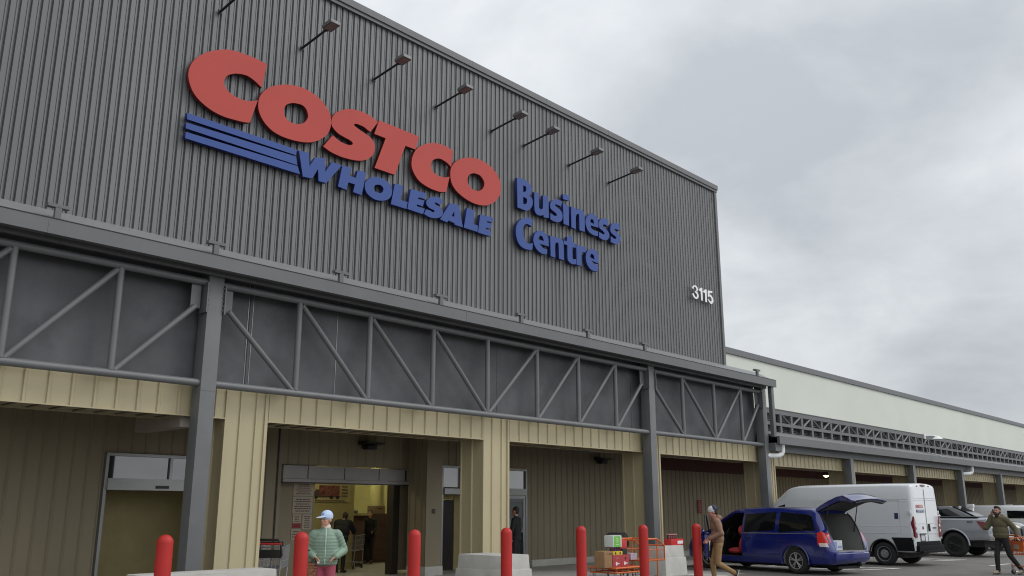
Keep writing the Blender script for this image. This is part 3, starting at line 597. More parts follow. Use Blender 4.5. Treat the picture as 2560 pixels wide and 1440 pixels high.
q = m.build('glass_door_leaf', ALU, d)
m = MB(); m.box(20.39, 21.14, 18.968, 18.978, .22, 1.03); m.box(20.39, 21.14, 18.968, 18.978, 1.10, 2.03); m.build('door_glass', GLASS, q)
m = MB(); m.tube([(21.08, 18.90, .75), (21.08, 18.90, 1.45)], .018, 8); m.build('pull_handle', ALU, q)
# partly lowered overhead door
m = MB(); m.box(12.42, 16.44, 18.95, 19.02, 2.44, 2.76); m.box(12.42, 16.44, 18.93, 19.02, 2.36, 2.435)
d = m.build('overhead_door', DOORG, W, bevel=.006)
m = MB()
for x in (13.13, 14.25, 15.38): m.box(x - .012, x + .012, 18.944, 18.95, 2.45, 2.75)
m.box(16.28, 16.33, 18.93, 18.95, 2.46, 2.74); m.build('panel_seam', BLACK, d)
m = MB(); m.box(12.40, 16.46, 18.94, 19.02, 2.335, 2.36); m.build('rubber_seal', BLACK, d)
# lit room behind the overhead door
m = MB()
m.box(11.0, 11.1, 19.1, 27.3, 0, 3.6); m.box(24.5, 24.6, 19.1, 27.3, 0, 3.6); m.box(11.1, 24.5, 27.2, 27.3, 0, 3.6)
m.build('inner_room_wall', CREAM, W)
m = MB(); m.box(13.9, 16.98, 22.05, 22.2, 0, 3.55); m.build('ochre_partition', OCHRE, W)
m = MB(); m.box(12.3, 13.68, 19.42, 19.52, 0, 3.2); m.build('poster_wall', BEIGE_IN, W)
m = MB(); m.box(16.24, 16.46, 19.35, 19.62, 0, 3.2); m.build('dark_jamb', mat('dark_brown_jamb', (.03, .022, .016), .6), W)
m = MB(); m.box(16.46, 17.2, 19.45, 19.55, .1, 3.2); m.build('inner_jamb_panel', BEIGE_IN, W)
m = MB(); m.tube([(20.72, 25.6, 0), (20.72, 25.6, 3.6)], .26, 20); m.build('round_post', CREAM, W, smooth=40)
m = MB(); m.box(8, 24.6, 19.1, 27.3, 3.6, 3.7); m.build('inner_ceiling', mat('inner_ceiling_paint', (.45, .43, .36), .8), W)
LAMP = mat('ceiling_lamp_glow', (1, .95, .7), .5, 0, 0, emit=((1.0, .94, .58), 10))
for x, y in ((14.8, 20.8), (19.0, 21.5), (19.4, 25.2), (22.6, 25.4)):
    m = MB(); m.box(x - .6, x + .6, y - .3, y + .3, 3.54, 3.59); m.build('ceiling_lamp', LAMP, W)

# ---- long low wing to the right
m = MB(); m.box(27.7, 110, 19.02, 40, 4.12, 8.38); m.build('wing_wall', PALE, W)
m = MB(); m.box(27.7, 110, 18.94, 19.3, 8.34, 8.60); m.build('parapet_cap', CAPM, W)
m = MB(); m.box(29.80, 100, 14.52, 14.62, 3.965, 4.245); m.box(29.8, 100, 14.62, 14.86, 3.97, 4.0)
m.build('wing_gutter', TRIM, W)
m = MB()
for x in (45.6, 60.4, 75): m.box(x, x + .03, 14.512, 14.63, 3.96, 4.25)
m.build('gutter_joint', CAPM, W)
m = MB(); m.prism([(14.615, 4.245), (14.615, 4.20), (15.42, 4.40), (15.42, 4.50), (15.38, 4.50)], 'x', 29.8, 100)
m.build('sloped_flashing', mat('light_flashing', (0, 0, 0)), W)
m = MB(); m.box(30.2, 52.2, 14.92, 15.12, 3.73, 3.985); m.box(52.2, 100, 14.94, 15.14, 3.70, 3.985)
m.build('wing_beam', TRIM, W)
xs = [31.55 + .905 * k for k in range(78)]
m = MB()
m.box(29.9, 100, 15.26, 15.36, 5.17, 5.335); m.box(29.9, 100, 15.24, 15.38, 5.335, 5.36); m.box(29.9, 100, 15.26, 15.36, 4.74, 4.85); m.box(29.9, 100, 15.27, 15.35, 4.44, 4.50)
lat = m.build('lattice_screen', TRIM, W)
seq = '\\//\\///\\\\//\\\\//\\\\'
for i in range(len(xs) - 1):
    v = MB()
    v.box(xs[i] - .075, xs[i] + .075, 15.27, 15.35, 4.50, 5.17)
    v.build('lattice_upright', TRIM, lat)
    if i < 60:
        ch = seq[i] if i < len(seq) else '//\\\\'[i % 4]
        a, b = xs[i] + .12, xs[i + 1] - .12
        za, zb = (4.84, 5.18) if ch == '/' else (5.18, 4.84)
        v = MB(); v.tube([(a, 15.30, za), (b, 15.30, zb)], .045, 6); v.build('lattice_diagonal', TRIM, lat)
m = MB()
for k in range(14):
    z = 4.42 + k * .064
    m.prism([(15.42, z + .004), (15.445, z + .004), (15.475, z + .046), (15.45, z + .046)], 'x', 29.9, 100)
m.build('louvre_slats', TRIM, W)
m = MB(); m.box(29.9, 100, 15.56, 15.62, 4.3, 5.33); m.build('louvre_backing', TRIM, W)
m = MB(); m.box(29.9, 100, 15.60, 19.0, 5.0, 5.1); m.build('wing_lower_roof', TRIM, W)
wx = [36.82 + 7.27 * k for k in range(9)]
for x in wx:
    column(x, 3.74).build('steel_column', PIPE, W, bevel=.01)
    pillar(x + .42, x + 1.25, 3.75)
pr = 30.80
for x in wx: header(pr, x + .42, 3.26, 3.74, pitch=.36); pr = x + 1.25
DSP = mat('white_downspout', (.74, .75, .74), .4, 0, .04)
for x in (30.35, 52.55):
    m = MB(); m.tube([(x, 14.72, 3.98), (x, 14.72, 3.74), (x - .03, 14.74, 3.65), (x - .12, 14.78, 3.60), (x - .22, 14.82, 3.58), (x - .8, 15.02, 3.57)], .095, 14)
    m.build('downspout_elbow', DSP, W, smooth=50)
m = MB(); m.box(29.72, 30.2, 14.66, 14.98, 3.72, 4.0); m.build('gutter_box', TRIM, W)
# ---------------------------------------------------------------- wall lettering
def smooth_loop(flat, sub=5):
    pts = [(flat[i], flat[i + 1], flat[i + 2]) for i in range(0, len(flat), 3)]
    n = len(pts); outp = []
    P = [Vector((a, b)) for a, b, c in pts]; Cn = [c for a, b, c in pts]
    for i in range(n):
        j = (i + 1) % n
        outp.append(tuple(P[i]))
        if Cn[i] and Cn[j]: continue
        ti = (P[j] - P[i]) if Cn[i] else (P[j] - P[i - 1]) * .5
        tj = (P[j] - P[i]) if Cn[j] else (P[(j + 1) % n] - P[i]) * .5
        for k in range(1, sub):
            t = k / sub; t2, t3 = t * t, t * t * t
            q = P[i] * (2 * t3 - 3 * t2 + 1) + ti * (t3 - 2 * t2 + t) + P[j] * (-2 * t3 + 3 * t2) + tj * (t3 - t2)
            outp.append(tuple(q))
    return outp
SIGN_RED = mat('sign_red_face', (0.445, 0.060, 0.048), 0.6, 0, 0.03, .8, spec=.3)
SIGN_BLUE = mat('sign_blue_face', (0.040, 0.080, 0.27), 0.6, 0, 0.03, .8, spec=.3)
RET_RED = mat('sign_red_return', (0.13, 0.012, 0.012), 0.5, 0, 0)
RET_BLUE = mat('sign_blue_return', (0.012, 0.022, 0.13), 0.5, 0, 0)
SIGN_WHITE = mat('sign_white_face', (0.80, 0.81, 0.81), 0.45, 0, 0.02)
def letters(root, rows, face, side, part='letter', y=15.15, depth=.09):
    for ch, loops in rows:
        lp = [smooth_loop(l) for l in loops]
        me = outline_mesh(lp, depth, part)
        me.transform(Matrix(((1, 0, 0, 0), (0, 0, -1, y + depth / 2), (0, 1, 0, 0), (0, 0, 0, 1))))
        me.transform(WM[root.name].inverted())
        o = link(part, me, [face, side], root, fix=False)
        for p in o.data.polygons: p.material_index = 0 if p.normal.y < -.9 else 1
t = thing('storefront_sign', 'six huge red raised capital letters of the shop name on grey cladding', 'sign', (11, 15.2, 9))
letters(t, SIGN['red'], SIGN_RED, RET_RED)
t = thing('storefront_sign', 'blue raised word and three blue stripes below the red letters', 'sign', (11, 15.2, 8))
letters(t, SIGN['stripe'], SIGN_BLUE, RET_BLUE, 'stripe')
letters(t, SIGN['blue'], SIGN_BLUE, RET_BLUE)
t = thing('storefront_sign', 'two lines of blue raised lettering reading Business Centre', 'sign', (18, 15.2, 8))
letters(t, SIGN['biz'], SIGN_BLUE, RET_BLUE)
t = thing('house_number', 'white raised street number 3115 near the right edge of the cladding', 'number sign', (26.3, 15.2, 8.5))
letters(t, SIGN['num'], SIGN_WHITE, mat('sign_white_return', (.4, .4, .4), .5, 0, 0), 'digit', y=15.15, depth=.05)

# ---------------------------------------------------------------- floodlights on arms
LENS = mat('floodlight_lens', (.22, .17, .15), .2, 0, .1)
HEADM = mat('floodlight_casing', (.12, .12, .12), .45, .2, .05)
fl = thing('floodlight', 'arm floodlight high on the cladding, cut off by the top edge of the picture', 'floodlight', (7.85, 15.26, 11.5), group='floodlights on arms above the wall lettering')
m = MB(); m.cbox((0, -.005, 0), (.085, .03, .085)); p = m.build('wall_plate', BLACK, fl, local=True)
m = MB(); m.tube([(0, -.02, 0), (0, -.90, .10)], .026, 10); m.tube([(0, -.88, .07), (0, -.88, .13)], .04, 10); m.build('arm', BLACK, fl, local=True, smooth=50)
rt = Matrix.Rotation(R(-6), 3, 'X')
m = MB(); m.cbox((0, -1.04, .135), (.24, .32, .075), rt); m.cbox((0, -.90, .115), (.12, .06, .06), rt)
for k in range(5): m.cbox((-.10 + .05 * k, -1.04, .185), (.012, .28, .03), rt)
m.build('lamp_head', HEADM, fl, local=True, bevel=.008)
m = MB(); m.cbox((0, -1.04, .094), (.19, .25, .012), rt); m.build('lens', LENS, fl, local=True)
FLL = [(9.82, 'arm floodlight above the gap right of the big first red letter'), (11.81, 'arm floodlight above the red letter S and nearest the second red letter'),
       (13.79, 'arm floodlight above the red letter T, its head just under the coping'), (15.79, 'arm floodlight above the last red letter O'),
       (17.10, 'arm floodlight above the start of the two-line blue lettering, closest to its left neighbour'),
       (19.07, 'arm floodlight above the end of the two-line blue lettering'), (21.03, 'rightmost arm floodlight, nearest the street number')]
for x, lb in FLL: copy_tree(fl, (x, 15.26, 11.5), label=lb)

# ---------------------------------------------------------------- bollards and concrete blocks
RED = mat('bollard_red_sleeve', (0.43, 0.021, 0.017), 0.5, 0, 0.10, 3, spec=.35, stain=((.25, .022, .02), 7, .60), stretch=(1, 1, .5))
prof = [(.118, 0), (.118, .02), (.104, .03), (.104, 1.28)] + [(.104 * math.cos(a), 1.28 + .104 * math.sin(a)) for a in [R(k) for k in range(10, 91, 10)]]
b0 = None
BL = ['red bollard leftmost of the row, in front of the long concrete block', 'red bollard beside the woman in the green jacket',
      'red bollard in front of the open overhead door, nearest its right edge', 'red bollard overlapping the concrete block at the middle pillar',
      'red bollard standing before the plain ribbed back wall, left of the orange cart', 'red bollard right in front of the orange platform cart',
      'red bollard rightmost of the row, beside the walking man in brown']
for x, lb in zip((5.81, 7.92, 10.13, 12.36, 14.56, 16.75, 18.95), BL):
    if b0 is None:
        m = MB(); m.lathe(prof, n=32); b0 = m.build('bollard', RED, None, smooth=50)
        b = b0
    else: b = b0.copy(); COL.objects.link(b)
    b.location = (x, 11.5, 0); tag(b, lb, 'bollard', 'red bollards along the entrance')
    b.rotation_euler = (0, 0, x * 3)
def block(x0, x1, y0, y1, h, label):
    m = MB(); f = .045
    def fr(a0, a1, b0, b1, c0, c1, d0, d1, z0, z1):
        m.add([(a0, b0, z0), (a1, b0, z0), (a1, b1, z0), (a0, b1, z0), (c0, d0, z1), (c1, d0, z1), (c1, d1, z1), (c0, d1, z1)],
              [(0, 3, 2, 1), (4, 5, 6, 7), (0, 1, 5, 4), (1, 2, 6, 5), (2, 3, 7, 6), (3, 0, 4, 7)])
    fr(x0 - f, x1 + f, y0 - f, y1 + f, x0 - f * .6, x1 + f * .6, y0 - f * .6, y1 + f * .6, 0, h * .60)
    fr(x0, x1, y0, y1, x0 + f * .4, x1 - f * .4, y0 + f * .4, y1 - f * .4, h * .58, h)
    o = m.build('concrete_block', CONC, None, bevel=.018)
    return tag(o, label, 'concrete block', 'concrete blocks guarding the pillars')
block(6.52, 8.86, 13.5, 14.1, .735, 'long pale concrete block behind the leftmost red bollard')
block(14.36, 15.27, 13.5, 14.85, .745, 'weathered concrete block at the foot of the middle beige pillar')
block(20.78, 21.74, 13.6, 14.15, .765, 'concrete block with red packs on top, behind the orange cart')
block(35.9, 36.7, 14.2, 15.0, .62, 'low concrete block glimpsed between the blue minivan and the white van')
block(41.3, 41.9, 13.8, 14.4, .62, 'low concrete block under the rear bumper of the white van')
block(51.0, 51.7, 14.2, 15.0, .62, 'low concrete block seen beneath the tail of the silver pickup')

# ---------------------------------------------------------------- lamps and small fixtures
def canopy_light(x, label):
    t = thing('wall_light', label, 'wall light', (x, 18.9, 3.36), group='unlit wall lights under the arcade')
    m = MB(); m.cbox((0, .02, 0), (.26, .06, .2)); m.build('back_plate', HEADM, t, local=True, bevel=.006)
    m = MB(); m.prism([(-.02, -.02), (-.40, .02), (-.42, .05), (-.02, .10)], 'x', -.30, .30); m.build('hood', BLACK, t, local=True, bevel=.01)
    m = MB(); m.box(-.15, .15, -.26, -.04, -.13, -.02); m.build('lamp_body', BLACK, t, local=True, bevel=.015)
canopy_light(14.88, 'black hooded wall light above the open overhead door')
canopy_light(25.0, 'black hooded wall light high on the plain ribbed wall')
t = thing('hanging_lamp', 'small lit lamp with warm glow under the far arcade', 'lamp', (40.3, 17.5, 3.2))
m = MB(); m.tube([(0, 0, .8), (0, 0, .16)], .015, 8); m.build('stem', BLACK, t, local=True)
m = MB(); m.lathe([(.02, .18), (.07, .15), (.20, .02), (.19, .015), (.06, .13), (.02, .15)], n=20); m.build('shade', HEADM, t, local=True, smooth=40)
m = MB(); m.ell((0, 0, .03), (.11, .11, .085)); m.build('bulb', mat('lamp_bulb_glow', (1, .8, .5), .5, 0, 0, emit=((1.0, .72, .30), 16)), t, local=True, smooth=180)
t = thing('gooseneck_lamp', 'white dome lamp on a bracket above the far wing gutter', 'lamp', (47.6, 15.2, 5.2))
m = MB(); m.tube([(-.4, .05, .10), (-.2, -.1, .12), (0, -.42, .10)], .03, 8); m.cbox((-.4, .04, .08), (.18, .08, .26)); m.build('bracket', WHITE, t, local=True, smooth=50)
m = MB(); m.lathe([(.03, .10), (.10, .08), (.22, -.03), (.28, -.065), (.27, -.08), (.13, -.01), (.03, .02)], (0, -.45, 0), 24); m.build('shade', WHITE, t, local=True, smooth=50)
m = MB(); m.tube([(-.45, .02, 0), (-.42, .0, -.45), (-.35, -.02, -.72), (0, -.4, -.86), (.1, -.62, -.98), (.1, -.66, -1.2)], .022, 6); m.build('conduit', ALU, t, local=True)
PAPER = mat('notice_paper', (.40, .34, .27), .7, 0, .06)
INK = mat('notice_print', (.10, .055, .035), .7, 0, 0)
REDP = mat('red_notice_panel', (.28, .03, .03), .6, 0, .05)
def notice(x0, x1, z0, z1, y, label, rows, panel=PAPER, ink=INK, fill=.42, seed=1, name='notice', cat='notice'):
    rnd = random.Random(seed)
    t = thing(name, label, cat, ((x0 + x1) / 2, y, z0))
    m = MB(); m.box(x0, x1, y - .012, y, z0, z1); m.build('panel', panel, t)
    m = MB(); h = (z1 - z0) / (rows + 1)
    for k in range(rows):
        zc = z1 - h * (k + 1); w = (x1 - x0) * rnd.uniform(.5, .86) / 2; c = (x0 + x1) / 2
        a = c - w
        while a < c + w - .01:
            b = min(a + rnd.uniform(.03, .11), c + w); m.box(a, b, y - .015, y - .012, zc - h * fill / 2, zc + h * fill / 2); a = b + .014
    m.build('print_lines', ink, t)
    return t
notice(13.04, 13.64, 2.04, 2.37, 19.415, 'uppermost printed notice just under the raised overhead door', 6, seed=3)
notice(13.04, 13.63, 1.61, 2.01, 19.415, 'large printed notice second from the top beside the overhead door', 6, seed=5)
notice(13.07, 13.31, 1.38, 1.585, 19.415, 'small notice directly above the red panel in the doorway', 4, seed=7)
notice(13.35, 13.63, 1.22, 1.585, 19.415, 'narrow notice to the right of the small red panel', 6, seed=9)
notice(13.07, 13.31, 1.255, 1.37, 19.415, 'small dark red notice in the doorway', 2, REDP, mat('red_notice_print', (.14, .02, .02), .7), seed=11)
notice(13.04, 13.32, 0.98, 1.235, 19.415, 'lowest notice in the doorway, behind the second bollard', 3, seed=13)
notice(31.42, 31.72, 1.57, 2.07, 18.95, 'tall narrow red sign on the ribbed wall left of the man in brown', 7, mat('fire_sign_red', (.20, .022, .026), .6), mat('fire_sign_print', (.34, .16, .15), .6), .35, 15, 'wall_notice', 'sign')
notice(16.66, 16.78, 1.60, 1.72, 18.25, 'small dark square panel on the jamb beside the overhead door', 2, BLACK, INK, seed=17, name='keypad_panel', cat='panel')
t = thing('truck_poster', 'picture of a delivery truck on the ochre wall inside the doorway', 'poster', (16.1, 22.03, 1.9))
m = MB(); m.box(15.46, 16.80, 22.03, 22.048, 1.92, 2.48); m.build('panel', mat('poster_ground', (.34, .28, .13), .7), t)
m = MB(); m.box(15.68, 16.40, 22.015, 22.03, 2.10, 2.39); m.build('cargo_box_picture', mat('poster_red', (.15, .045, .035), .7, 0, .9, 9), t)
m = MB(); m.prism([(15.51, 2.09), (15.665, 2.09), (15.665, 2.27), (15.57, 2.27), (15.51, 2.19)], 'y', 22.015, 22.03); m.box(15.51, 16.42, 22.013, 22.03, 2.065, 2.095); m.build('cab_picture', mat('poster_dark', (.05, .03, .025), .7), t)
m = MB()
for x in (15.58, 16.12, 16.34): m.lathe([(.001, 22.012), (.05, 22.012), (.05, 22.03)], (x, 0, 2.05), 16, 'y')
m.build('wheel_picture', BLACK, t)
m = MB()
for z in (2.36, 2.27, 2.18, 2.09): m.box(16.50, 16.70, 22.02, 22.03, z - .018, z + .018)
for k in range(9): m.box(15.55 + k * .12, 15.64 + k * .12, 22.02, 22.03, 1.945, 1.972)
m.build('print_lines', INK, t)
for x, lb in ((49.1, 'white square post top behind the silver pickup'), (56.1, 'white square post top above the far white van')):
    m = MB(); m.box(x - .1, x + .1, 13.9, 14.1, 0, 1.82); m.box(x - .13, x + .13, 13.87, 14.13, 1.82, 1.97)
    tag(m.build('white_post', WHITE, None, bevel=.02), lb, 'post', 'white posts along the far stalls')
# ---------------------------------------------------------------- vehicles
TYRE = mat('tyre_rubber', (.018, .018, .018), .85, 0, .1)
ALLOY = mat('alloy_rim', (.42, .42, .43), .35, .6, .05)
STEELW = mat('steel_wheel', (.30, .30, .30), .45, .5, .1)
BLKRIM = mat('black_rim', (.02, .02, .021), .35, .3, 0)
TINT = mat('tinted_glass', (.005, .006, .007), .05, 0, 0, spec=.32)
CARGL = mat('car_glass', (.02, .025, .028), .04, 0, 0, spec=.9)
UNDER = mat('underbody_black', (.01, .01, .01), .8, 0, 0)
LINER = mat('grey_trim_liner', (.22, .225, .21), .85, 0, .08)
TAIL = mat('tail_lamp_red', (.62, .03, .02), .2, 0, .15, 30, coat=.6)
TAILW = mat('tail_lamp_clear', (.65, .60, .58), .2, 0, .05, coat=.6)
CHROME = mat('bright_trim', (.6, .6, .6), .25, .9, 0)
DKRED = mat('dark_tail_lamp', (.16, .015, .02), .2, 0, 0, coat=.6)

class Loft:
    """closed car body from half sections: stations = [(y, [(x, z), ...])] rear to front"""
    def __init__(s, st, sub=4, zs=1.0):
        s.st = st; ys = []; secs = []
        for i in range(len(st) - 1):
            for k in range(sub):
                t = k / sub; ys.append(st[i][0] + (st[i + 1][0] - st[i][0]) * t)
                p0 = st[max(i - 1, 0)]; p1 = st[i]; p2 = st[i + 1]; p3 = st[min(i + 2, len(st) - 1)]
                row = []
                for a0, a1, a2, a3 in zip(p0[1], p1[1], p2[1], p3[1]):
                    q = []
                    for c in (0, 1):
                        h = p2[0] - p1[0]
                        m1 = (a2[c] - a0[c]) / max(p2[0] - p0[0], 1e-6) * h; m2 = (a3[c] - a1[c]) / max(p3[0] - p1[0], 1e-6) * h
                        d = a2[c] - a1[c]
                        lim = 1.5 * abs(d); m1 = max(-lim, min(lim, m1)); m2 = max(-lim, min(lim, m2))
                        t2, t3 = t * t, t * t * t
                        q.append(a1[c] * (2 * t3 - 3 * t2 + 1) + m1 * (t3 - 2 * t2 + t) + a2[c] * (-2 * t3 + 3 * t2) + m2 * (t3 - t2))
                    row.append(tuple(q))
                secs.append(row)
        ys.append(st[-1][0]); secs.append(st[-1][1])
        s.ys, s.secs = ys, secs
    def sec(s, y):
        ys = s.ys
        if y <= ys[0]: return s.secs[0]
        if y >= ys[-1]: return s.secs[-1]
        for i in range(len(ys) - 1):
            if ys[i] <= y <= ys[i + 1]:
                t = (y - ys[i]) / (ys[i + 1] - ys[i])
                return [(a[0] + (b[0] - a[0]) * t, a[1] + (b[1] - a[1]) * t) for a, b in zip(s.secs[i], s.secs[i + 1])]
    def x(s, y, z):
        sc_ = s.sec(y); best = 0
        for a, b in zip(sc_[1:], sc_[2:]):
            lo, hi = min(a[1], b[1]), max(a[1], b[1])
            if lo - 1e-6 <= z <= hi + 1e-6:
                t = 0 if hi - lo < 1e-6 else (z - a[1]) / (b[1] - a[1])
                best = max(best, a[0] + (b[0] - a[0]) * t)
        return best if best > 0 else sc_[-2][0]
    def mb(s):
        m = MB(); n = len(s.secs[0]); rows = []
        for y, sc_ in zip(s.ys, s.secs):
            row = [(x, y, z) for x, z in sc_] + [(-x, y, z) for x, z in sc_[-2:0:-1]]
            rows.append(row)
        k = len(rows[0]); vs = [p for r in rows for p in r]; fs = []
        for i in range(len(rows) - 1):
            for j in range(k):
                q = (j + 1) % k
                fs.append((i * k + j, i * k + q, (i + 1) * k + q, (i + 1) * k + j))
        fs.append(list(range(k))); fs.append(list(range((len(rows) - 1) * k, len(rows) * k))[::-1])
        m.add(vs, fs); return m
    def patch(s, poly, side, off=.008, th=.02, nz=8, ny=12):
        """thin panel following the body side inside a convex (y, z) polygon"""
        m = MB(); zs = [p[1] for p in poly]; z0, z1 = min(zs), max(zs); rows = []
        for i in range(nz + 1):
            z = z0 + (z1 - z0) * i / nz; zz = min(max(z, z0 + 1e-4), z1 - 1e-4); xs = []
            for a, b in zip(poly, poly[1:] + poly[:1]):
                if (a[1] - zz) * (b[1] - zz) < 0: xs.append(a[0] + (b[0] - a[0]) * (zz - a[1]) / (b[1] - a[1]))
            y0, y1 = min(xs), max(xs)
            rows.append([(side * (s.x(y0 + (y1 - y0) * k / ny, z) + off), y0 + (y1 - y0) * k / ny, z) for k in range(ny + 1)])
        w = ny + 1; vs = [p for r in rows for p in r]; ins = [(p[0] - side * th, p[1], p[2]) for p in vs]; N0 = len(vs); fs = []
        for i in range(nz):
            for k in range(ny): fs.append((i * w + k, i * w + k + 1, (i + 1) * w + k + 1, (i + 1) * w + k))
        edge = list(range(w)) + [i * w + ny for i in range(1, nz + 1)] + [nz * w + k for k in range(ny - 1, -1, -1)] + [i * w for i in range(nz - 1, 0, -1)]
        for a, b in zip(edge, edge[1:] + edge[:1]): fs.append((a, b, b + N0, a + N0))
        m.add(vs + ins, fs); return m
    def line(s, pts, side, r=.007, off=.001):
        m = MB(); m.tube([(side * (s.x(y, z) + off), y, z) for y, z in pts], r, 6); return m

def csec(w, zb, zs, zbelt, wb, zt, wt, crown=.02):
    """half section: bottom, sill, flank, belt, roof edge, roof centre"""
    return [(0, zb), (w * .80, zb), (w * .95, zb + .05), (w * .985, zs), (w, zs + (zbelt - zs) * .55), (wb, zbelt), (wb + (wt - wb) * .5 + .012, zbelt + (zt - zbelt) * .5),
            (wt, zt - .085), (wt - .045, zt - .035), (wt - .14, zt - .008), (wt * .5, zt + crown * .7), (0, zt + crown)]

def cut(me, cutters, mats):
    me.materials.clear()
    for q in mats: me.materials.append(q)
    bm = bmesh.new(); bm.from_mesh(me); bmesh.ops.recalc_face_normals(bm, faces=bm.faces); bm.to_mesh(me); bm.free()
    objs = []
    for c, k in cutters:
        cm = c.mesh("cutter")
        for q in mats: cm.materials.append(q)
        bm = bmesh.new(); bm.from_mesh(cm); bmesh.ops.recalc_face_normals(bm, faces=bm.faces); bm.to_mesh(cm); bm.free()
        for p in cm.polygons: p.material_index = k
        o = bpy.data.objects.new("cutter", cm); COL.objects.link(o); objs.append(o)
    r = evaluated(me, [('BOOLEAN', dict(operation='DIFFERENCE', solver='EXACT', object=o)) for o in objs])
    for o in objs: bpy.data.objects.remove(o)
    return r

def body(parent, loft, cutters, mats, name='body', smooth=38):
    me = cut(loft.mb().mesh('body'), cutters, mats)
    return link(name, me, mats, parent, smooth=smooth, fix=False)

def wheel(parent, x, y, r, w, rim, style):
    s = -1 if x < 0 else 1
    m = MB(); m.lathe([(.02, x - s * .02), (r * .62, x - s * .02), (r * .62, x - s * w * .8), (.02, x - s * w * .8)], (0, y, r), 28, 'x')
    h = m.build('wheel', UNDER, parent, local=True, smooth=40)
    m = MB()
    m.lathe([(r * .62, x - s * .005), (r * .70, x + s * .012), (r * .88, x + s * .010), (r * .97, x - s * .02), (r, x - s * .05), (r, x - s * (w - .05)), (r * .97, x - s * (w - .01)), (r * .62, x - s * w)], (0, y, r), 40, 'x')
    m.build('tyre', TYRE, h, local=True, smooth=45)
    m = MB(); rr = r * .64
    m.lathe([(rr * .90, x - s * .05), (rr * .93, x + s * .004), (rr, x + s * .006), (rr, x - s * .05)], (0, y, r), 36, 'x')
    m.lathe([(.001, x + s * .004), (rr * .20, x + s * .002), (rr * .24, x - s * .02)], (0, y, r), 20, 'x')
    n = style
    if n == 'steel':
        m.lathe([(rr * .20, x - s * .012), (rr * .52, x - s * .006), (rr * .62, x - s * .045), (rr * .93, x - s * .05)], (0, y, r), 36, 'x')
        for k in range(5):
            a = 2 * PI * k / 5; m.cap((x - s * .01, y + rr * .36 * math.cos(a), r + rr * .36 * math.sin(a)), (x + s * .012, y + rr * .36 * math.cos(a), r + rr * .36 * math.sin(a)), .018, .014, 8)
    else:
        for k in range(n):
            a = 2 * PI * k / n + .3
            for da in (-.17, .17):
                p0 = Vector((x - s * .008, y + rr * .17 * math.cos(a), r + rr * .17 * math.sin(a)))
                p1 = Vector((x - s * .008, y + rr * .95 * math.cos(a + da), r + rr * .95 * math.sin(a + da)))
                m.tube([p0, p1], [.017, .013], 6)
    m.build('rim', rim, h, local=True, smooth=45)
    return h

def wheel_cut(y, r, half, w=.34):
    c = MB(); c.lathe([(.001, -half - .3), (r, -half - .3), (r, -half + w), (.001, -half + w)], (0, y, r * .84), 36, 'x')
    c.lathe([(.001, half - w), (r, half - w), (r, half + .3), (.001, half + .3)], (0, y, r * .84), 36, 'x'); return c
def one_cyl(x0, x1, y, z, r):
    c = MB(); n = 36; vs = []; 
    for x in (x0, x1):
        for k in range(n): a = 2 * PI * k / n; vs.append((x, y + r * math.cos(a), z + r * math.sin(a)))
    fs = [list(range(n)), list(range(n, 2 * n))[::-1]] + [(k, (k + 1) % n, n + (k + 1) % n, n + k) for k in range(n)]
    c.add(vs, fs); return c
def arches(ys, r, z, half):
    out_ = []
    for y in ys:
        for s in (-1, 1): out_.append((one_cyl(s * (half - .32), s * (half + .4), y, z, r), 1))
    return out_
def box_mb(x0, x1, y0, y1, z0, z1):
    m = MB(); m.box(x0, x1, y0, y1, z0, z1); return m
def text_on(parent, txt, size, mt, M4, name='lettering', sx=1.0, shear=0.0):
    me = text_mesh(txt, size, .004, sx, shear); me.transform(M4)
    return link(name, me, mt, parent, fix=False)

# ---- blue minivan with open tailgate and driver's door
BLUE = mat('deep_blue_car_paint', (.006, .014, .150), .22, .2, .03, 1, coat=1.0)
mv = thing('minivan', 'deep blue minivan with raised tailgate and open front door', 'minivan', (24.84, 11.26, 0), R(80 - 90))
S = []
for y, w, zb, zbelt, wb, zt, wt in (
    (-1.13, .70, .36, .60, .69, .68, .62), (-1.09, .86, .32, .66, .84, .74, .76), (-1.03, .93, .28, .80, .90, .92, .80), (-.97, .955, .26, .92, .92, 1.06, .82),
    (-.86, .97, .25, .99, .935, 1.30, .80), (-.72, .98, .24, 1.01, .94, 1.55, .755), (-.60, .985, .24, 1.02, .945, 1.685, .735), (-.35, .985, .22, 1.03, .95, 1.735, .735),
    (.4, .985, .21, 1.03, .955, 1.755, .74), (1.2, .985, .20, 1.02, .955, 1.765, .745), (1.9, .985, .20, 1.00, .955, 1.745, .74), (2.25, .985, .20, .99, .955, 1.69, .72),
    (2.7, .98, .20, .98, .94, 1.45, .74), (3.15, .97, .20, .96, .92, 1.16, .78), (3.5, .955, .22, .90, .89, 1.05, .76), (3.85, .90, .25, .80, .82, .93, .68), (4.02, .78, .30, .66, .70, .78, .58)):
    S.append((y, csec(w, zb, zb + .22, zbelt, wb, zt, wt)))
lf = Loft(S)
door_cut = MB(); door_cut.prism([(1.80, .40), (2.85, .40), (2.98, .55), (2.98, 1.06), (2.62, 1.36), (2.18, 1.60), (1.80, 1.61)], 'x', -1.5, .55)
body(mv, lf, arches((0, 3.08), .395, .345, .98) + [(box_mb(-.70, .70, -2, 1.86, .62, 1.595), 1), (door_cut, 2)], [BLUE, LINER, mat('dark_cabin', (.012, .012, .013), .8, 0, 0)])
for y in (0, 3.08):
    for s in (-1, 1):
        wheel(mv, s * .955, y, .345, .225, ALLOY, 5)
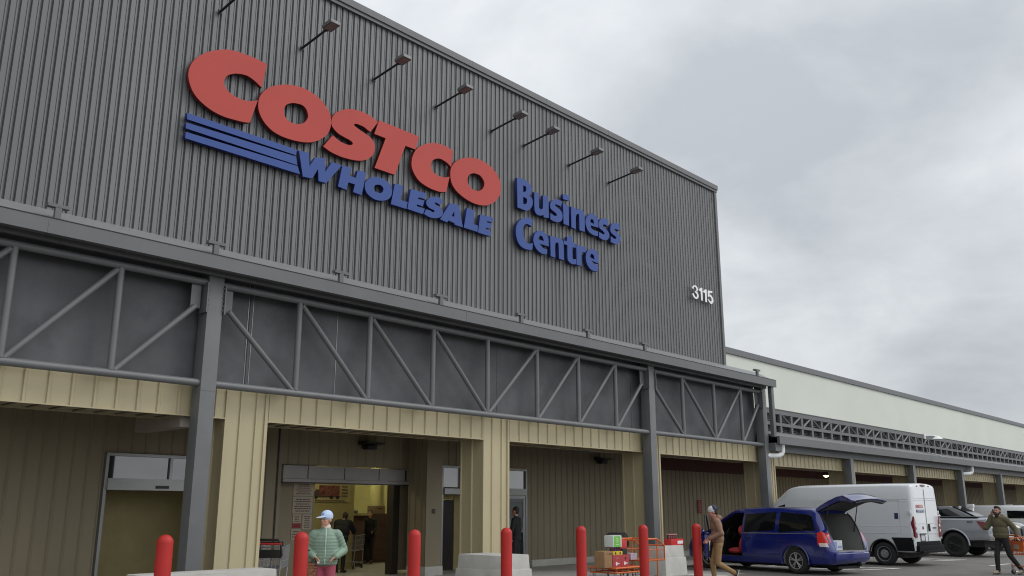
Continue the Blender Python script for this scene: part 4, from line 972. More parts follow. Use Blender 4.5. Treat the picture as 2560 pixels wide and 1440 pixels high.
for poly in ([(1.72, 1.07), (1.72, 1.60), (.66, 1.64), (.66, 1.09)], [(.52, 1.09), (.52, 1.64), (-.32, 1.62), (-.50, 1.53), (-.66, 1.11)]):
    for s in (-1, 1): lf.patch(poly, s).build('side_window', TINT, mv, local=True, smooth=60)
lf.patch([(2.18, 1.08), (2.18, 1.50), (2.36, 1.42), (2.62, 1.18), (2.66, 1.08)], 1).build('side_window', TINT, mv, local=True, smooth=60)
for s in (-1, 1):
    lf.line([(1.76, 1.045), (1.2, 1.055), (.5, 1.06), (-.3, 1.075), (-.68, 1.085)], s, .010, .004).build('window_trim', CHROME, mv, local=True)
    for pts in ([(1.77, .42), (1.77, .8), (1.77, 1.05), (1.76, 1.62)], [(.58, .62), (.57, .8), (.58, 1.08)], [(1.7, .42), (1.2, .40), (.55, .42)], [(.56, .86), (-.2, .87), (-.66, .88)]):
        lf.line(pts, s, .006, -.002).build('panel_gap', UNDER, mv, local=True)
    lf.line([(1.70, .50), (1.2, .49), (.48, .50)], s, .012, 0).build('sill_crease', BLUE, mv, local=True, smooth=60)
    h = MB(); x = lf.x(1.55, .93) + .02; h.cap((s * x, 1.63, .93), (s * x, 1.42, .935), .018, .018); h.build('door_handle', BLUE, mv, local=True, smooth=60)
    lf.patch([(-.74, .78), (-.70, 1.12), (-.80, 1.135), (-.935, 1.12), (-1.03, .86), (-1.02, .78)], s, .012, .05).build('tail_lamp', TAIL, mv, local=True, smooth=60)
    lf.patch([(-.80, .735), (-.77, .835), (-.99, .84), (-1.03, .735)], s, .014, .05).build('reverse_lamp', TAILW, mv, local=True, smooth=60)
    a = MB(); pts = [(s * (.985 + .012), .0 + .43 * math.cos(R(k)), .345 + .43 * math.sin(R(k))) for k in range(-12, 193, 12)]
    a.tube(pts, .022, 8); a.build('arch_lip', BLUE, mv, local=True, smooth=60)
m = MB(); m.prism([(-1.155, .40), (-1.155, .55), (-1.10, .60), (-1.0, .60), (-1.0, .36), (-1.10, .34)], 'x', -.80, .80); m.build('bumper', BLUE, mv, local=True, bevel=.03)
m = MB(); m.box(-.62, .62, -1.135, -.95, .604, .622); m.build('loading_sill', mat('scuffed_sill', (.30, .30, .31), .5, .3, .1), mv, local=True, bevel=.006)
m = MB(); m.box(-.5, .5, -1.0, 3.6, .16, .22); m.cap((.45, -1.06, .26), (.45, -.7, .26), .05, .05); m.build('underside', UNDER, mv, local=True)
# raised tailgate, hinged at the roof
tg = MB()
def gate(w0, w1, pts_o, pts_i):
    n = len(pts_o); vs = []
    for i, (po, pi_) in enumerate(zip(pts_o, pts_i)):
        w = w0 + (w1 - w0) * i / (n - 1)
        for k in range(9):
            u = -1 + k / 4; dz = -.055 * u * u
            vs.append((w * u, po[0], po[1] + dz))
        for k in range(9):
            u = 1 - k / 4; dz = -.055 * u * u
            vs.append((w * u * .97, pi_[0], pi_[1] + dz))
    fs = []
    for i in range(n - 1):
        for k in range(18):
            q = (k + 1) % 18
            fs.append((i * 18 + k, i * 18 + q, (i + 1) * 18 + q, (i + 1) * 18 + k))
    fs.append(list(range(18))); fs.append(list(range((n - 1) * 18, n * 18)))
    return vs, fs
po = [(-.56, 1.765), (-.72, 1.86), (-.98, 1.985), (-1.26, 2.09), (-1.46, 2.125), (-1.60, 2.06), (-1.72, 2.0), (-1.82, 1.985)]
pi_ = [(-.58, 1.70), (-.76, 1.77), (-1.02, 1.88), (-1.28, 1.97), (-1.46, 1.99), (-1.58, 1.96), (-1.70, 1.93), (-1.80, 1.95)]
vs, fs = gate(.70, .78, po, pi_); tg.add(vs, fs)
g = tg.build('tailgate', BLUE, mv, local=True, smooth=50)
vs, fs = gate(.60, .70, [(a, b - .004) for a, b in pi_[:]], [(a, b - .03) for a, b in pi_]); m = MB(); m.add(vs, fs); m.build('tailgate_liner', mat('dark_grey_liner', (.045, .047, .047), .8), g, local=True, smooth=50)
vs, fs = gate(.58, .66, [(a, b + .008) for a, b in po[1:5]], [(a, b - .01) for a, b in po[1:5]]); m = MB(); m.add(vs, fs); m.build('rear_glass', CARGL, g, local=True, smooth=50)
for s in (-1, 1):
    m = MB(); m.tube([(s * .68, -.80, 1.10), (s * .69, -.98, 1.86)], .014, 8); m.build('gas_strut', BLACK, g, local=True)
# tailgate frame seals
m = MB()
for s in (-1, 1): m.tube([(s * .715, -1.04, .66), (s * .72, -.99, .95), (s * .715, -.88, 1.25), (s * .70, -.74, 1.50), (s * .66, -.64, 1.62), (0, -.60, 1.645)], .022, 8)
m.build('door_seal', BLACK, mv, local=True, smooth=60)
# driver's door swung open
dm = MB(); dm.prism([(0, .36), (1.06, .36), (1.08, .9), (1.06, 1.0), (0, 1.04)], 'y', -.045, .045)
# local door frame: u along door from hinge, thickness along v
ang = R(57)
du = Vector((-math.sin(ang), -math.cos(ang), 0)); dv = Vector((math.cos(ang), -math.sin(ang), 0)); hin = Vector((-.98, 2.93, 0))
def on_door(mb): mb.v = [hin + du * v.x + dv * v.y + Vector((0, 0, v.z)) for v in mb.v]; return mb
dd = on_door(dm).build('front_door', BLUE, mv, local=True, bevel=.02)
m = MB(); m.prism([(.02, .38), (1.05, .38), (1.07, .98), (.02, 1.02)], 'y', .046, .075); m.cbox((.6, .09, .72), (.55, .05, .06)); on_door(m).build('door_trim', BLACK, dd, local=True, bevel=.012)
m = MB(); m.tube([(.30, 0, 1.03), (.62, 0, 1.40), (.88, 0, 1.56), (1.05, 0, 1.54), (1.07, 0, 1.0)], .022, 8); on_door(m).build('window_frame', BLACK, dd, local=True, smooth=60)
m = MB(); m.ell((.12, -.20, 1.06), (.11, .055, .075)); m.cap((.10, -.03, 1.02), (.11, -.17, 1.04), .025, .025); on_door(m).build('wing_mirror', BLUE, dd, local=True, smooth=180)
m = MB(); m.tube([(1.02, .08, .55), (1.04, .09, .62), (1.04, .09, .80), (1.02, .08, .86)], .016, 8); on_door(m).build('door_handle', CHROME, dd, local=True, smooth=60)
# cabin
SEATR = mat('red_seat_cover', (.42, .035, .04), .8, 0, .15, 8)
m = MB(); m.ell((-.46, 2.08, .72), (.25, .12, .30), rot=Matrix.Rotation(R(12), 3, 'X')); m.ell((-.46, 2.13, 1.10), (.19, .10, .16)); m.ell((-.46, 2.38, .52), (.25, .28, .10)); m.build('front_seat', SEATR, mv, local=True, smooth=180)
m = MB(); m.box(-.72, .52, 2.78, 2.97, .42, .98); m.build('dashboard', BLACK, mv, local=True, bevel=.03)
m = MB(); pts = [Vector((-.40 + .185 * math.cos(t), 2.62 - .05 * math.sin(t), 1.02 + .175 * math.sin(t))) for t in [2 * PI * k / 24 for k in range(25)]]
m.tube(pts, .018, 8); m.tube([(-.58, 2.62, 1.02), (-.22, 2.62, 1.02)], .02, 6); m.tube([(-.4, 2.62, 1.0), (-.4, 2.80, .92)], .03, 8); m.build('steering_wheel', BLACK, mv, local=True, smooth=60)
m = MB(); m.box(-.64, .64, .55, .78, .62, 1.02); m.ell((-.32, .62, 1.14), (.15, .09, .12)); m.ell((.32, .62, 1.14), (.15, .09, .12)); m.build('rear_seat', mat('grey_seat_cloth', (.10, .10, .10), .9), mv, local=True, bevel=.03)
# parcel in the cargo bay
def to_world(t, p): return WM[t.name] @ Vector(p)
t = thing('carton', 'white and blue carton in the cargo bay of the blue minivan', 'box', to_world(mv, (-.22, -.66, .625)), R(-10))
m = MB(); m.box(-.24, .24, -.17, .17, 0, .26); m.build('carton_body', mat('white_card', (.62, .63, .66), .7), t, local=True, bevel=.006)
m = MB(); m.box(-.18, -.02, -.175, -.17, .03, .23); m.box(.03, .21, -.175, -.17, .06, .12); m.build('printed_label', mat('pale_blue_print', (.25, .33, .52), .7), t, local=True)

# ---- white high-roof cargo van
VANW = mat('white_van_paint', (.60, .615, .625), .3, 0, .03, .8, coat=.5)
def cargo_van(loc, rz, label, H=2.50, scale=1.0, details=True):
    v = thing('cargo_van', label, 'van', loc, rz, None)
    S = []
    for y, w, zb, zbelt, wb, zt, wt in ((-1.00, .93, .44, 1.30, .90, H - .13, .80), (-.97, .985, .42, 1.32, .965, H - .05, .86), (-.90, 1.0, .40, 1.33, .985, H - .015, .88), (0, 1.02, .38, 1.34, 1.0, H, .89),
        (1.5, 1.02, .36, 1.34, 1.0, H, .89), (2.9, 1.02, .36, 1.34, 1.0, H - .01, .88), (3.25, 1.02, .36, 1.33, .99, H - .07, .86), (3.60, 1.01, .36, 1.30, .98, H - .30, .82), (4.10, .99, .36, 1.22, .95, H - .70, .80),
        (4.45, .96, .36, 1.12, .92, min(1.42, H - .9), .80), (4.75, .90, .36, .98, .86, 1.20, .74), (4.98, .80, .36, .82, .76, .98, .62)):
        S.append((y, csec(w, zb, zb + .25, zbelt, wb, zt, wt, .03)))
    lf = Loft(S)
    body(v, lf, arches((0, 4.03), .42, .36, 1.0), [VANW, UNDER])
    for y in (0, 4.03):
        for s in (-1, 1): wheel(v, s * .985, y, .36, .23, STEELW, 'steel')
    for s in (-1, 1):
        lf.patch([(3.40, 1.45), (3.40, 1.88), (3.62, 1.86), (4.05, 1.60), (4.20, 1.42)], s).build('cab_window', TINT, v, local=True, smooth=60)
    if not details:
        lf.patch([(1.9, 1.25), (1.9, 1.65), (2.9, 1.65), (2.9, 1.25)], 1).build('side_window', TINT, v, local=True, smooth=60)
        lf.patch([(1.9, 1.25), (1.9, 1.65), (2.9, 1.65), (2.9, 1.25)], -1).build('side_window', TINT, v, local=True, smooth=60)
        return v
    for s in (-1, 1):
        for z in (.98, 1.20, 1.96, 2.02):
            lf.line([(3.1, z), (2, z), (1, z), (0, z), (-.86, z)], s, .012, -.004).build('side_crease', VANW, v, local=True, smooth=60)
        for pts in ([(-.60, .98), (-.60, 1.5), (-.60, 1.98)], [(1.0, 1.98), (0, 1.98), (-.60, 1.98)], [(1.05, .6), (1.05, 1.2), (1.05, 1.98)], [(2.25, .6), (2.25, 1.2), (2.25, 1.98)], [(3.2, .6), (3.22, 1.3), (3.24, 2.0)]):
            lf.line(pts, s, .005, 0).build('panel_gap', mat('van_gap_grey', (.22, .225, .23), .6, 0, 0), v, local=True)
        lf.patch([(-.56, 1.42), (-.56, 1.60), (-.44, 1.60), (-.44, 1.42)], s, .006).build('fuel_flap', mat('navy_plate', (.02, .03, .09), .5), v, local=True)
        lf.patch([(-.96, .46), (-.96, .86), (-.30, .86), (-.40, .62), (-.44, .46)], s, .014, .03).build('rear_cladding', mat('black_bumper', (.009, .009, .010), .8, 0, 0, spec=.15), v, local=True, smooth=60)
        lf.patch([(.55, .47), (.55, .60), (1.0, .60), (1.0, .47)], s, .012, .03).build('side_step', BLACK, v, local=True)
        m = MB(); m.tube([(s * 1.025, .44 * math.cos(R(k)), .36 + .44 * math.sin(R(k))) for k in range(-5, 186, 10)], .022, 8); m.build('arch_trim', BLACK, v, local=True, smooth=60)
        # tall lamp clusters at the corners
        m = MB(); m.prism([(s * .80, .86), (s * .97, .86), (s * .985, 1.30), (s * .93, 1.50), (s * .86, 1.36), (s * .82, 1.10)][::1 if s > 0 else -1], 'y', -1.035, -.93); tl = m.build('tail_lamp', DKRED, v, local=True, bevel=.012)
        m = MB()
        for z in (1.05, 1.20): m.ell((s * .865, -1.03, z), (.04, .022, .055))
        m.build('lamp_reflector', TAILW, tl, local=True, smooth=180)
        m = MB(); m.cbox((s * 1.02, -.94, 1.62), (.05, .09, .10)); m.cbox((s * 1.0, -.98, .84), (.06, .05, .08)); m.build('door_hinge', VANW, v, local=True, bevel=.01)
    m = MB(); m.box(-.006, .006, -1.012, -1.0, .50, H - .16); m.build('door_gap', mat('van_gap_grey', (0, 0, 0)), v, local=True)
    m = MB()
    for z in (.98, 1.28, 2.0, 2.06): m.box(-.80, .80, -1.010, -1.0, z - .006, z + .006)
    m.build('rear_door_crease', VANW, v, local=True)
    m = MB(); m.box(-.66, -.12, -1.018, -1.0, 1.62, 1.70); m.build('decal_band', mat('navy_decal', (.03, .06, .19), .5), v, local=True)
    FW = Matrix(((1, 0, 0, 0), (0, 0, -1, -1.02), (0, 1, 0, 0), (0, 0, 0, 1)))
    text_on(v, 'BRISTOL', .135, mat('decal_red', (.50, .09, .08), .5), Matrix.Translation((-.42, 0, 1.80)) @ FW, 'decal_lettering')
    text_on(v, 'TRUCK RENTALS', .062, WHITE, Matrix.Translation((-.39, -.001, 1.66)) @ FW, 'decal_lettering')
    m = MB(); m.cap((.10, -1.03, 1.06), (.10, -1.03, 1.24), .03, .03); m.build('rear_handle', BLACK, v, local=True, smooth=60)
    m = MB(); m.ell((-.30, -1.012, 1.15), (.045, .012, .05)); m.box(.42, .66, -1.012, -1.0, 1.12, 1.16); m.build('rear_emblem', mat('grey_badge', (.10, .10, .11), .4), v, local=True)
    m = MB(); m.box(-.60, -.20, -1.04, -1.0, .94, .985); m.box(-.56, -.53, -1.02, -1.0, .74, .94); m.box(-.27, -.24, -1.02, -1.0, .74, .94); m.box(-.53, -.27, -1.02, -1.0, .74, .76); lp = m.build('plate_frame', mat('dark_grey_frame', (.06, .06, .065), .5), v, local=True)
    m = MB(); m.box(-.52, -.28, -1.018, -1.002, .77, .92); m.build('licence_plate', mat('plate_white', (.55, .55, .58), .5), lp, local=True)
    m = MB(); m.box(-.90, .90, -1.10, -.90, .42, .62); m.box(-.80, .80, -1.16, -1.05, .40, .47); m.box(-.86, .86, -1.02, -.96, .60, .74); m.build('rear_bumper', mat('black_bumper', (.009, .009, .010), .8, 0, 0, spec=.15), v, local=True, bevel=.02)
    m = MB(); m.ell((0, -.975, H - .055), (.20, .06, .04)); m.ell((-.42, -.985, H - .075), (.05, .03, .02)); m.ell((.42, -.985, H - .075), (.05, .03, .02)); m.build('high_brake_lamp', DKRED, v, local=True, smooth=180)
    m = MB(); m.box(-.9, .9, -.6, 4.3, .24, .40); m.tube([(-.8, 0, .36), (.8, 0, .36)], .07, 10); m.build('underside', UNDER, v, local=True)
    return v
cargo_van((30.32, 10.98, 0), R(85 - 90), 'white high-roof cargo van with red and blue decals on its rear doors')
cargo_van((55.2, 15.6, 0), R(180), 'plain low white van parked far right behind the bearded man', H=1.92, details=False)

# ---- silver pickup
SILV = mat('silver_car_paint', (.33, .345, .37), .28, .45, .03, 1, coat=1.0)
pk = thing('pickup_truck', 'silver pickup truck with black wheels and dark red tail lamps', 'pickup truck', (37.50, 11.02, 0), R(83 - 90))
S = []
for y, w, zb, zbelt, wb, zt, wt in ((-1.28, .88, .62, 1.22, .88, 1.36, .84), (-1.24, .97, .60, 1.26, .96, 1.40, .93), (-1.1, .99, .58, 1.27, .98, 1.42, .95), (.6, 1.0, .52, 1.27, .98, 1.42, .95), (2.2, 1.0, .50, 1.26, .98, 1.40, .95),
    (3.9, .99, .50, 1.22, .97, 1.38, .90), (4.7, .97, .52, 1.14, .94, 1.30, .82), (5.0, .90, .56, 1.02, .86, 1.16, .70)):
    S.append((y, csec(w, zb, zb + .18, zbelt, wb, zt, wt, .0)))
lf = Loft(S)
body(pk, lf, arches((0, 4.2), .52, .44, .99), [SILV, UNDER])
S = []
for y, wb, zt, wt in ((.42, .88, 1.44, .84), (.50, .90, 1.68, .78), (.66, .92, 1.93, .72), (1.4, .93, 1.97, .73), (2.1, .93, 1.94, .72), (2.5, .92, 1.76, .74), (2.95, .90, 1.46, .82)):
    S.append((y + .8, csec(wb, 1.36, 1.37, 1.40, wb, zt, wt, .015)))
cl = Loft(S); cab = cl.mb().build('cab', SILV, pk, local=True, smooth=40)
for s in (-1, 1):
    cl.patch([(1.42, 1.44), (1.54, 1.84), (2.22, 1.87), (2.22, 1.44)], s).build('cab_window', TINT, cab, local=True, smooth=60)
    cl.patch([(2.30, 1.44), (2.30, 1.87), (2.86, 1.84), (3.42, 1.48), (3.42, 1.44)], s).build('cab_window', TINT, cab, local=True, smooth=60)
    lf.patch([(-1.22, .98), (-1.20, 1.28), (-.88, 1.30), (-.92, 1.20), (-1.10, .98)], s, .012, .05).build('tail_lamp', DKRED, pk, local=True, smooth=60)
    m = MB(); m.tube([(s * 1.005, .55 * math.cos(R(k)), .44 + .55 * math.sin(R(k))) for k in range(-2, 183, 8)], .035, 8); m.build('arch_flare', SILV, pk, local=True, smooth=60)
    m = MB(); m.ell((s * 1.12, 3.25, 1.50), (.12, .07, .11)); m.cap((s * .93, 3.3, 1.42), (s * 1.05, 3.27, 1.46), .03, .03); m.build('wing_mirror', CHROME, pk, local=True, smooth=180)
    lf.line([(-1.2, 1.36), (0, 1.39), (1.2, 1.39)], s, .014, 0).build('bed_rail', BLACK, pk, local=True)
    for y in (0, 4.2): wheel(pk, s * .985, y, .44, .29, BLKRIM, 6)
LT = Matrix(((0, 0, -1, -1.01), (-1, 0, 0, -.62), (0, 1, 0, 1.26), (0, 0, 0, 1)))
text_on(pk, '4x4', .10, mat('dark_badge', (.03, .03, .035), .4), LT, 'badge_lettering', 1.3, .3)
m = MB(); m.box(-.9, .9, -.9, 1.18, 1.425, 1.45); m.build('bed_cover', BLACK, pk, local=True, bevel=.01)
m = MB(); m.box(-.90, .90, -1.40, -1.20, .60, .80); m.build('rear_bumper', CHROME, pk, local=True, bevel=.03)
m = MB(); m.box(-.8, .8, -1.0, 4.0, .36, .58); m.prism([(1.215, 1.50), (1.285, 1.74), (1.27, 1.75), (1.20, 1.50)], 'x', -.62, .62); m.tube([(-.8, 0, .42), (.8, 0, .42)], .09, 10); m.build('underside', UNDER, pk, local=True)
m = MB(); m.prism([(2.95, 1.90), (3.30, 1.745), (3.73, 1.465), (3.75, 1.48), (3.32, 1.765), (2.96, 1.925)], 'x', -.66, .66); m.build('windscreen', CARGL, cab, local=True)

# ---- dark car facing out at the right edge
DKC = mat('charcoal_car_paint', (.035, .037, .042), .25, .3, 0, coat=1.0)
su = thing('parked_suv', 'dark car parked nose out behind the silver pickup at the right edge', 'car', (43.97, 14.22, 0), R(180))
S = []
for y, w, zb, zbelt, wb, zt, wt in ((-.60, .90, .45, 1.10, .88, 1.5, .7), (-.55, .95, .35, 1.12, .90, 1.74, .70), (-.3, .96, .32, 1.14, .92, 1.84, .70), (.4, .97, .30, 1.14, .93, 1.88, .70), (1.0, .97, .30, 1.13, .93, 1.85, .70), (1.6, .97, .30, 1.12, .93, 1.58, .74),
    (2.15, .97, .30, 1.12, .92, 1.30, .80), (2.8, .96, .32, 1.10, .91, 1.24, .78), (3.45, .95, .34, 1.02, .88, 1.15, .74), (3.70, .86, .42, .88, .80, 1.0, .66)):
    S.append((y, csec(w, zb, zb + .2, zbelt, wb, zt, wt, .02)))
lf = Loft(S)
body(su, lf, arches((0, 2.75), .40, .35, .97), [DKC, UNDER])
for s in (-1, 1):
    for y in (0, 2.75): wheel(su, s * .95, y, .35, .22, ALLOY, 5)
    lf.patch([(-.5, 1.20), (-.4, 1.72), (.9, 1.74), (1.75, 1.26), (1.75, 1.20)], s).build('side_window', TINT, su, local=True, smooth=60)
    m = MB(); m.ell((s * .74, 3.52, .95), (.22, .16, .10)); m.build('headlight', TAILW, su, local=True, smooth=180)
m = MB(); m.box(-.5, .5, 3.66, 3.74, .62, .92); m.build('grille', BLACK, su, local=True, bevel=.02)
m = MB(); m.prism([(1.08, 1.83), (1.6, 1.595), (2.12, 1.33), (2.13, 1.36), (1.61, 1.625), (1.09, 1.86)], 'x', -.62, .62); m.build('windscreen', CARGL, su, local=True)
for s in (-1, 1):
    m = MB(); m.ell((s * 1.08, 1.62, 1.22), (.12, .08, .10)); m.cap((s * .92, 1.66, 1.16), (s * 1.02, 1.63, 1.19), .03, .03); m.build('wing_mirror', CHROME, su, local=True, smooth=180)
# ---------------------------------------------------------------- people
SKIN = mat('skin_tone', (.42, .22, .15), .5, 0, .08, 20)
def frame(d, up=Vector((0, 0, 1))):
    """rotation whose Y axis is d"""
    y = d.normalized(); x = y.cross(up)
    x = x.normalized() if x.length > 1e-3 else Vector((1, 0, 0))
    return Matrix((x, y, x.cross(y))).transposed()
def hand(m, wrist, direc, palm_n, side, curl=.5):
    """palm, four unequal bent fingers and a thumb"""
    y = direc.normalized(); x = y.cross(palm_n).normalized(); z = x.cross(y)
    Rm = Matrix((x, y, z)).transposed()
    P = lambda a, b, c: wrist + Rm @ Vector((a, b, c))
    m.ell(P(0, .048, 0), (.038, .05, .016), rot=Rm)
    for a, ln in ((-.028, .066), (-.010, .076), (.009, .072), (.027, .056)):
        k0 = P(a, .088, 0); c1 = curl * .6; c2 = curl * 1.5
        k1 = k0 + Rm @ Vector((a * .1, math.cos(c1), -math.sin(c1))) * ln * .55
        k2 = k1 + Rm @ Vector((a * .05, math.cos(c2), -math.sin(c2))) * ln * .5
        m.cap(k0, k1, .0095, .009, 8); m.cap(k1, k2, .009, .0075, 8)
    t0 = P(.030 * side, .022, -.004); t1 = P(.058 * side, .052, -.014); t2 = P(.060 * side, .082, -.026)
    m.cap(t0, t1, .013, .0105, 8); m.cap(t1, t2, .0105, .0085, 8)

def person(label, loc, rz, J, top, legs, shoes, skin=None, head_yaw=0, head_pitch=0, head='short', puffer=False, hood=False, fine=True, group=None, scale=1.0, hair=(.02, .013, .01), extra=None, curl=.5, bulk=1.0):
    t = thing('person', label, 'person', loc, rz, group)
    skin = skin or SKIN
    V = lambda k: Vector(J[k]) * scale
    S_ = lambda v: v * scale
    vx = .0095 if fine else .014
    hc = V('head'); RH = Matrix.Rotation(R(head_yaw), 3, 'Z') @ Matrix.Rotation(R(head_pitch), 3, 'X')
    H = lambda a, b, c: hc + RH @ Vector((a, b, c))
    m = MB()
    m.ell(H(0, -.008, .028), (.076, .096, .100), rot=RH); m.ell(H(0, .030, -.045), (.060, .062, .072), rot=RH); m.ell(H(0, .066, -.098), (.030, .024, .022), rot=RH)
    m.cap(H(0, .086, .018), H(0, .106, -.018), .010, .015, 8); m.ell(H(0, .076, .032), (.052, .018, .013), rot=RH)
    for s in (-1, 1):
        m.ell(H(s * .078, -.006, -.010), (.011, .024, .032), rot=RH); m.ell(H(s * .040, .062, -.022), (.022, .020, .020), rot=RH)
    m.ell(H(0, .088, -.058), (.026, .012, .012), rot=RH)
    m.cap(V('neck'), H(0, -.012, -.06), .056, .052)
    ch, pe = V('chest'), V('pelvis')
    m.ell(ch, (.155, .10, .19)); m.ell((ch + pe) / 2, (.14, .095, .20)); m.ell(pe, (.155, .105, .13))
    for s in 'LR':
        m.cap(ch + (V('sh' + s) - ch) * .6 + Vector((0, 0, .06)), V('sh' + s), .052, .048); m.cap(V('sh' + s), V('el' + s), .046, .038); m.cap(V('el' + s), V('wr' + s), .039, .026)
        d = (V('wr' + s) - V('el' + s))
        hd = Vector(J.get('hd' + s, d)).normalized()
        hand(m, V('wr' + s), hd, Vector(J.get('pn' + s, (1 if s == 'L' else -1, 0, 0.2))), 1 if s == 'L' else -1, curl)
        m.cap(V('hip' + s), V('kn' + s), .080, .055); m.cap(V('kn' + s), V('an' + s), .053, .036)
        m.cap(V('an' + s), V('to' + s), .036, .028)
    blob(m, 'body', skin, t, vx, 3)
    # face
    m = MB()
    for s in (-1, 1): m.ell(H(s * .030, .080, .012), (.012, .007, .0065), rot=RH)
    m.build('eyes', mat('eye_dark', (.015, .012, .012), .3, 0, 0), t, local=True, smooth=180)
    m = MB(); m.ell(H(0, .0985, -.060), (.022, .006, .006), rot=RH); m.build('mouth', mat('lip_tone', (.28, .09, .08), .5, 0, 0), t, local=True, smooth=180)
    HAIR = mat('hair_%02d%02d%02d' % tuple(int(c * 99) for c in hair), hair, .7, 0, .2, 40)
    if head in ('short', 'beard', 'cap', 'backcap'):
        m = MB(); m.ell(H(0, -.020, .042), (.083, .094, .098), rot=RH); m.ell(H(0, -.055, -.01), (.072, .056, .075), rot=RH)
        if head == 'cap': m.ell(H(0, -.075, -.05), (.055, .045, .06), rot=RH)
        if head == 'beard': m.ell(H(0, .02, .10), (.07, .075, .045), rot=RH)
        blob(m, 'hair', HAIR, t, .011, 3)
    if head == 'beard':
        m = MB(); m.ell(H(0, .052, -.088), (.064, .052, .050), rot=RH); m.ell(H(0, .066, -.125), (.044, .040, .040), rot=RH)
        for s in (-1, 1): m.cap(H(s * .064, .012, -.02), H(s * .055, .040, -.08), .016, .026)
        m.ell(H(0, .096, -.040), (.034, .012, .009), rot=RH)
        blob(m, 'beard', HAIR, t, .010, 2)
    if head in ('cap', 'backcap'):
        f = 1 if head == 'cap' else -1
        capc, brimc = J['capcol']
        m = MB(); m.ell(H(0, -.006, .058), (.090, .108, .092), rot=RH); m.ell(H(0, -.006, .030), (.091, .109, .035), rot=RH)
        c = blob(m, 'cap', capc, t, .010, 3)
        m = MB(); m.ell(H(0, f * .142, .040), (.068, .070, .009), rot=RH @ Matrix.Rotation(R(-9 * f), 3, 'X')); m.ell(H(0, f * .09, .045), (.075, .04, .012), rot=RH); m.build('cap_brim', brimc, c, local=True, smooth=180)
        if f < 0: m = MB(); m.ell(H(0, -.050, .066), (.0935, .085, .088), rot=RH); m.build('cap_front_panel', brimc, c, local=True, smooth=180)
        else: m = MB(); m.ell(H(0, .088, .085), (.030, .012, .022), rot=RH); m.build('cap_badge', mat('cap_badge_blue', (.20, .30, .52), .6), c, local=True, smooth=180)
    # upper garment
    b = bulk
    m = MB()
    hem = V('hem'); n = 11
    if puffer:
        for i in range(n):
            f = i / (n - 1); c = hem.lerp(ch + Vector((0, 0, .14)), f)
            w = (.222, .232, .236, .235, .233, .231, .229, .225, .214, .190, .150)[i] * b
            m.ell(c, (w, w * .70, .078 if i else .05), 22, 12)
        m.ell(ch, (.19 * b, .13 * b, .2)); m.ell((ch + hem) / 2, (.226 * b, .158 * b, .29))
    else:
        m.ell(ch + Vector((0, 0, .02)), (.195 * b, .128 * b, .185)); m.ell((ch + pe) / 2, (.190 * b, .135 * b, .22)); m.ell(hem + Vector((0, 0, .09)), (.190 * b, .140 * b, .10)); m.ell(hem + Vector((0, 0, .035)), (.178 * b, .130 * b, .05))
    for s in 'LR':
        sh, el, wr = V('sh' + s), V('el' + s), V('wr' + s)
        m.cap(ch + (sh - ch) * .45 + Vector((0, 0, .07)), sh, .085 * b, .076 * b)
        if puffer:
            for a, c, r0, r1 in ((sh, el, .082, .076), (el, wr, .074, .052)):
                for i in range(5):
                    q = frame(c - a); m.ell(a.lerp(c, (i + .5) / 5), (r0 + (r1 - r0) * i / 4, .062, r0 + (r1 - r0) * i / 4), 14, 10, rot=q)
                m.cap(a, c, r0 * .94, r1 * .92)
        else:
            m.cap(sh, el, .072 * b, .060 * b); m.cap(el, wr, .059 * b, .042 * b); m.ell(el, (.063 * b, .066 * b, .06 * b)); m.ell(wr + (el - wr) * .10, (.048, .05, .045))
    nk = V('neck')
    if puffer: m.ell(nk + Vector((0, 0, .01)), (.088, .082, .040), 18, 8)
    elif hood:
        m.ell(nk + Vector((0, -.070, .015)), (.125, .085, .075)); m.ell(nk + Vector((0, .01, .0)), (.105, .09, .045))
    else: m.ell(nk, (.075, .07, .04))
    g = blob(m, 'jacket' if puffer or not hood else 'hoodie', top, t, .0105 if fine else .016, 2 if puffer else 4)
    if puffer:
        m = MB(); z0, z1 = hem.z + .0, nk.z + .02
        pts = [(0, .158 * b + .010 * math.sin(k * 2.1), z0 + (z1 - z0) * k / 12) if k < 10 else (0, (.15 - .025 * (k - 9)) * b, z0 + (z1 - z0) * k / 12) for k in range(13)]
        m.tube(pts, .010, 6); m.build('zip', mat('pale_zip', (.40, .48, .42), .5), g, local=True, smooth=60)
        m = MB(); m.lathe([(.070, -.03), (.073, .0), (.066, .022), (.060, .025), (.058, .0)], nk + Vector((0, .005, .045)), 20); m.build('collar', mat('white_collar', (.62, .58, .52), .8), t, local=True, smooth=60)
    # trousers
    m = MB(); m.ell(pe, (.168, .118, .13))
    for s in 'LR':
        m.cap(V('hip' + s), V('kn' + s), .094, .070); m.cap(V('kn' + s), V('an' + s), .069, .056)
        k = V('an' + s) + (V('kn' + s) - V('an' + s)).normalized() * .03; m.ell(k, (.058, .066, .045))
    blob(m, 'trousers', legs, t, .0125 if fine else .016, 3)
    for s in 'LR':
        an, to = V('an' + s), V('to' + s); up, sole = shoes
        f = (to - an); nrm = Vector(J.get('so' + s, (0, 0, -1))).normalized()
        heel = an - f.normalized() * .055 * 1 + nrm * .045
        m = MB(); m.cap(heel, to + nrm * .0, .040, .036); m.cap(an, heel.lerp(to, .45), .045, .040)
        so = blob(m, 'shoe', up, t, .011, 3)
        m = MB(); q = frame(to - heel, -nrm); m.ell(heel.lerp(to, .5) + nrm * .034, (.046, (to - heel).length / 2 + .05, .014), 16, 8, rot=q); m.build('sole', sole, so, local=True, smooth=180)
    if extra: extra(t)
    return t

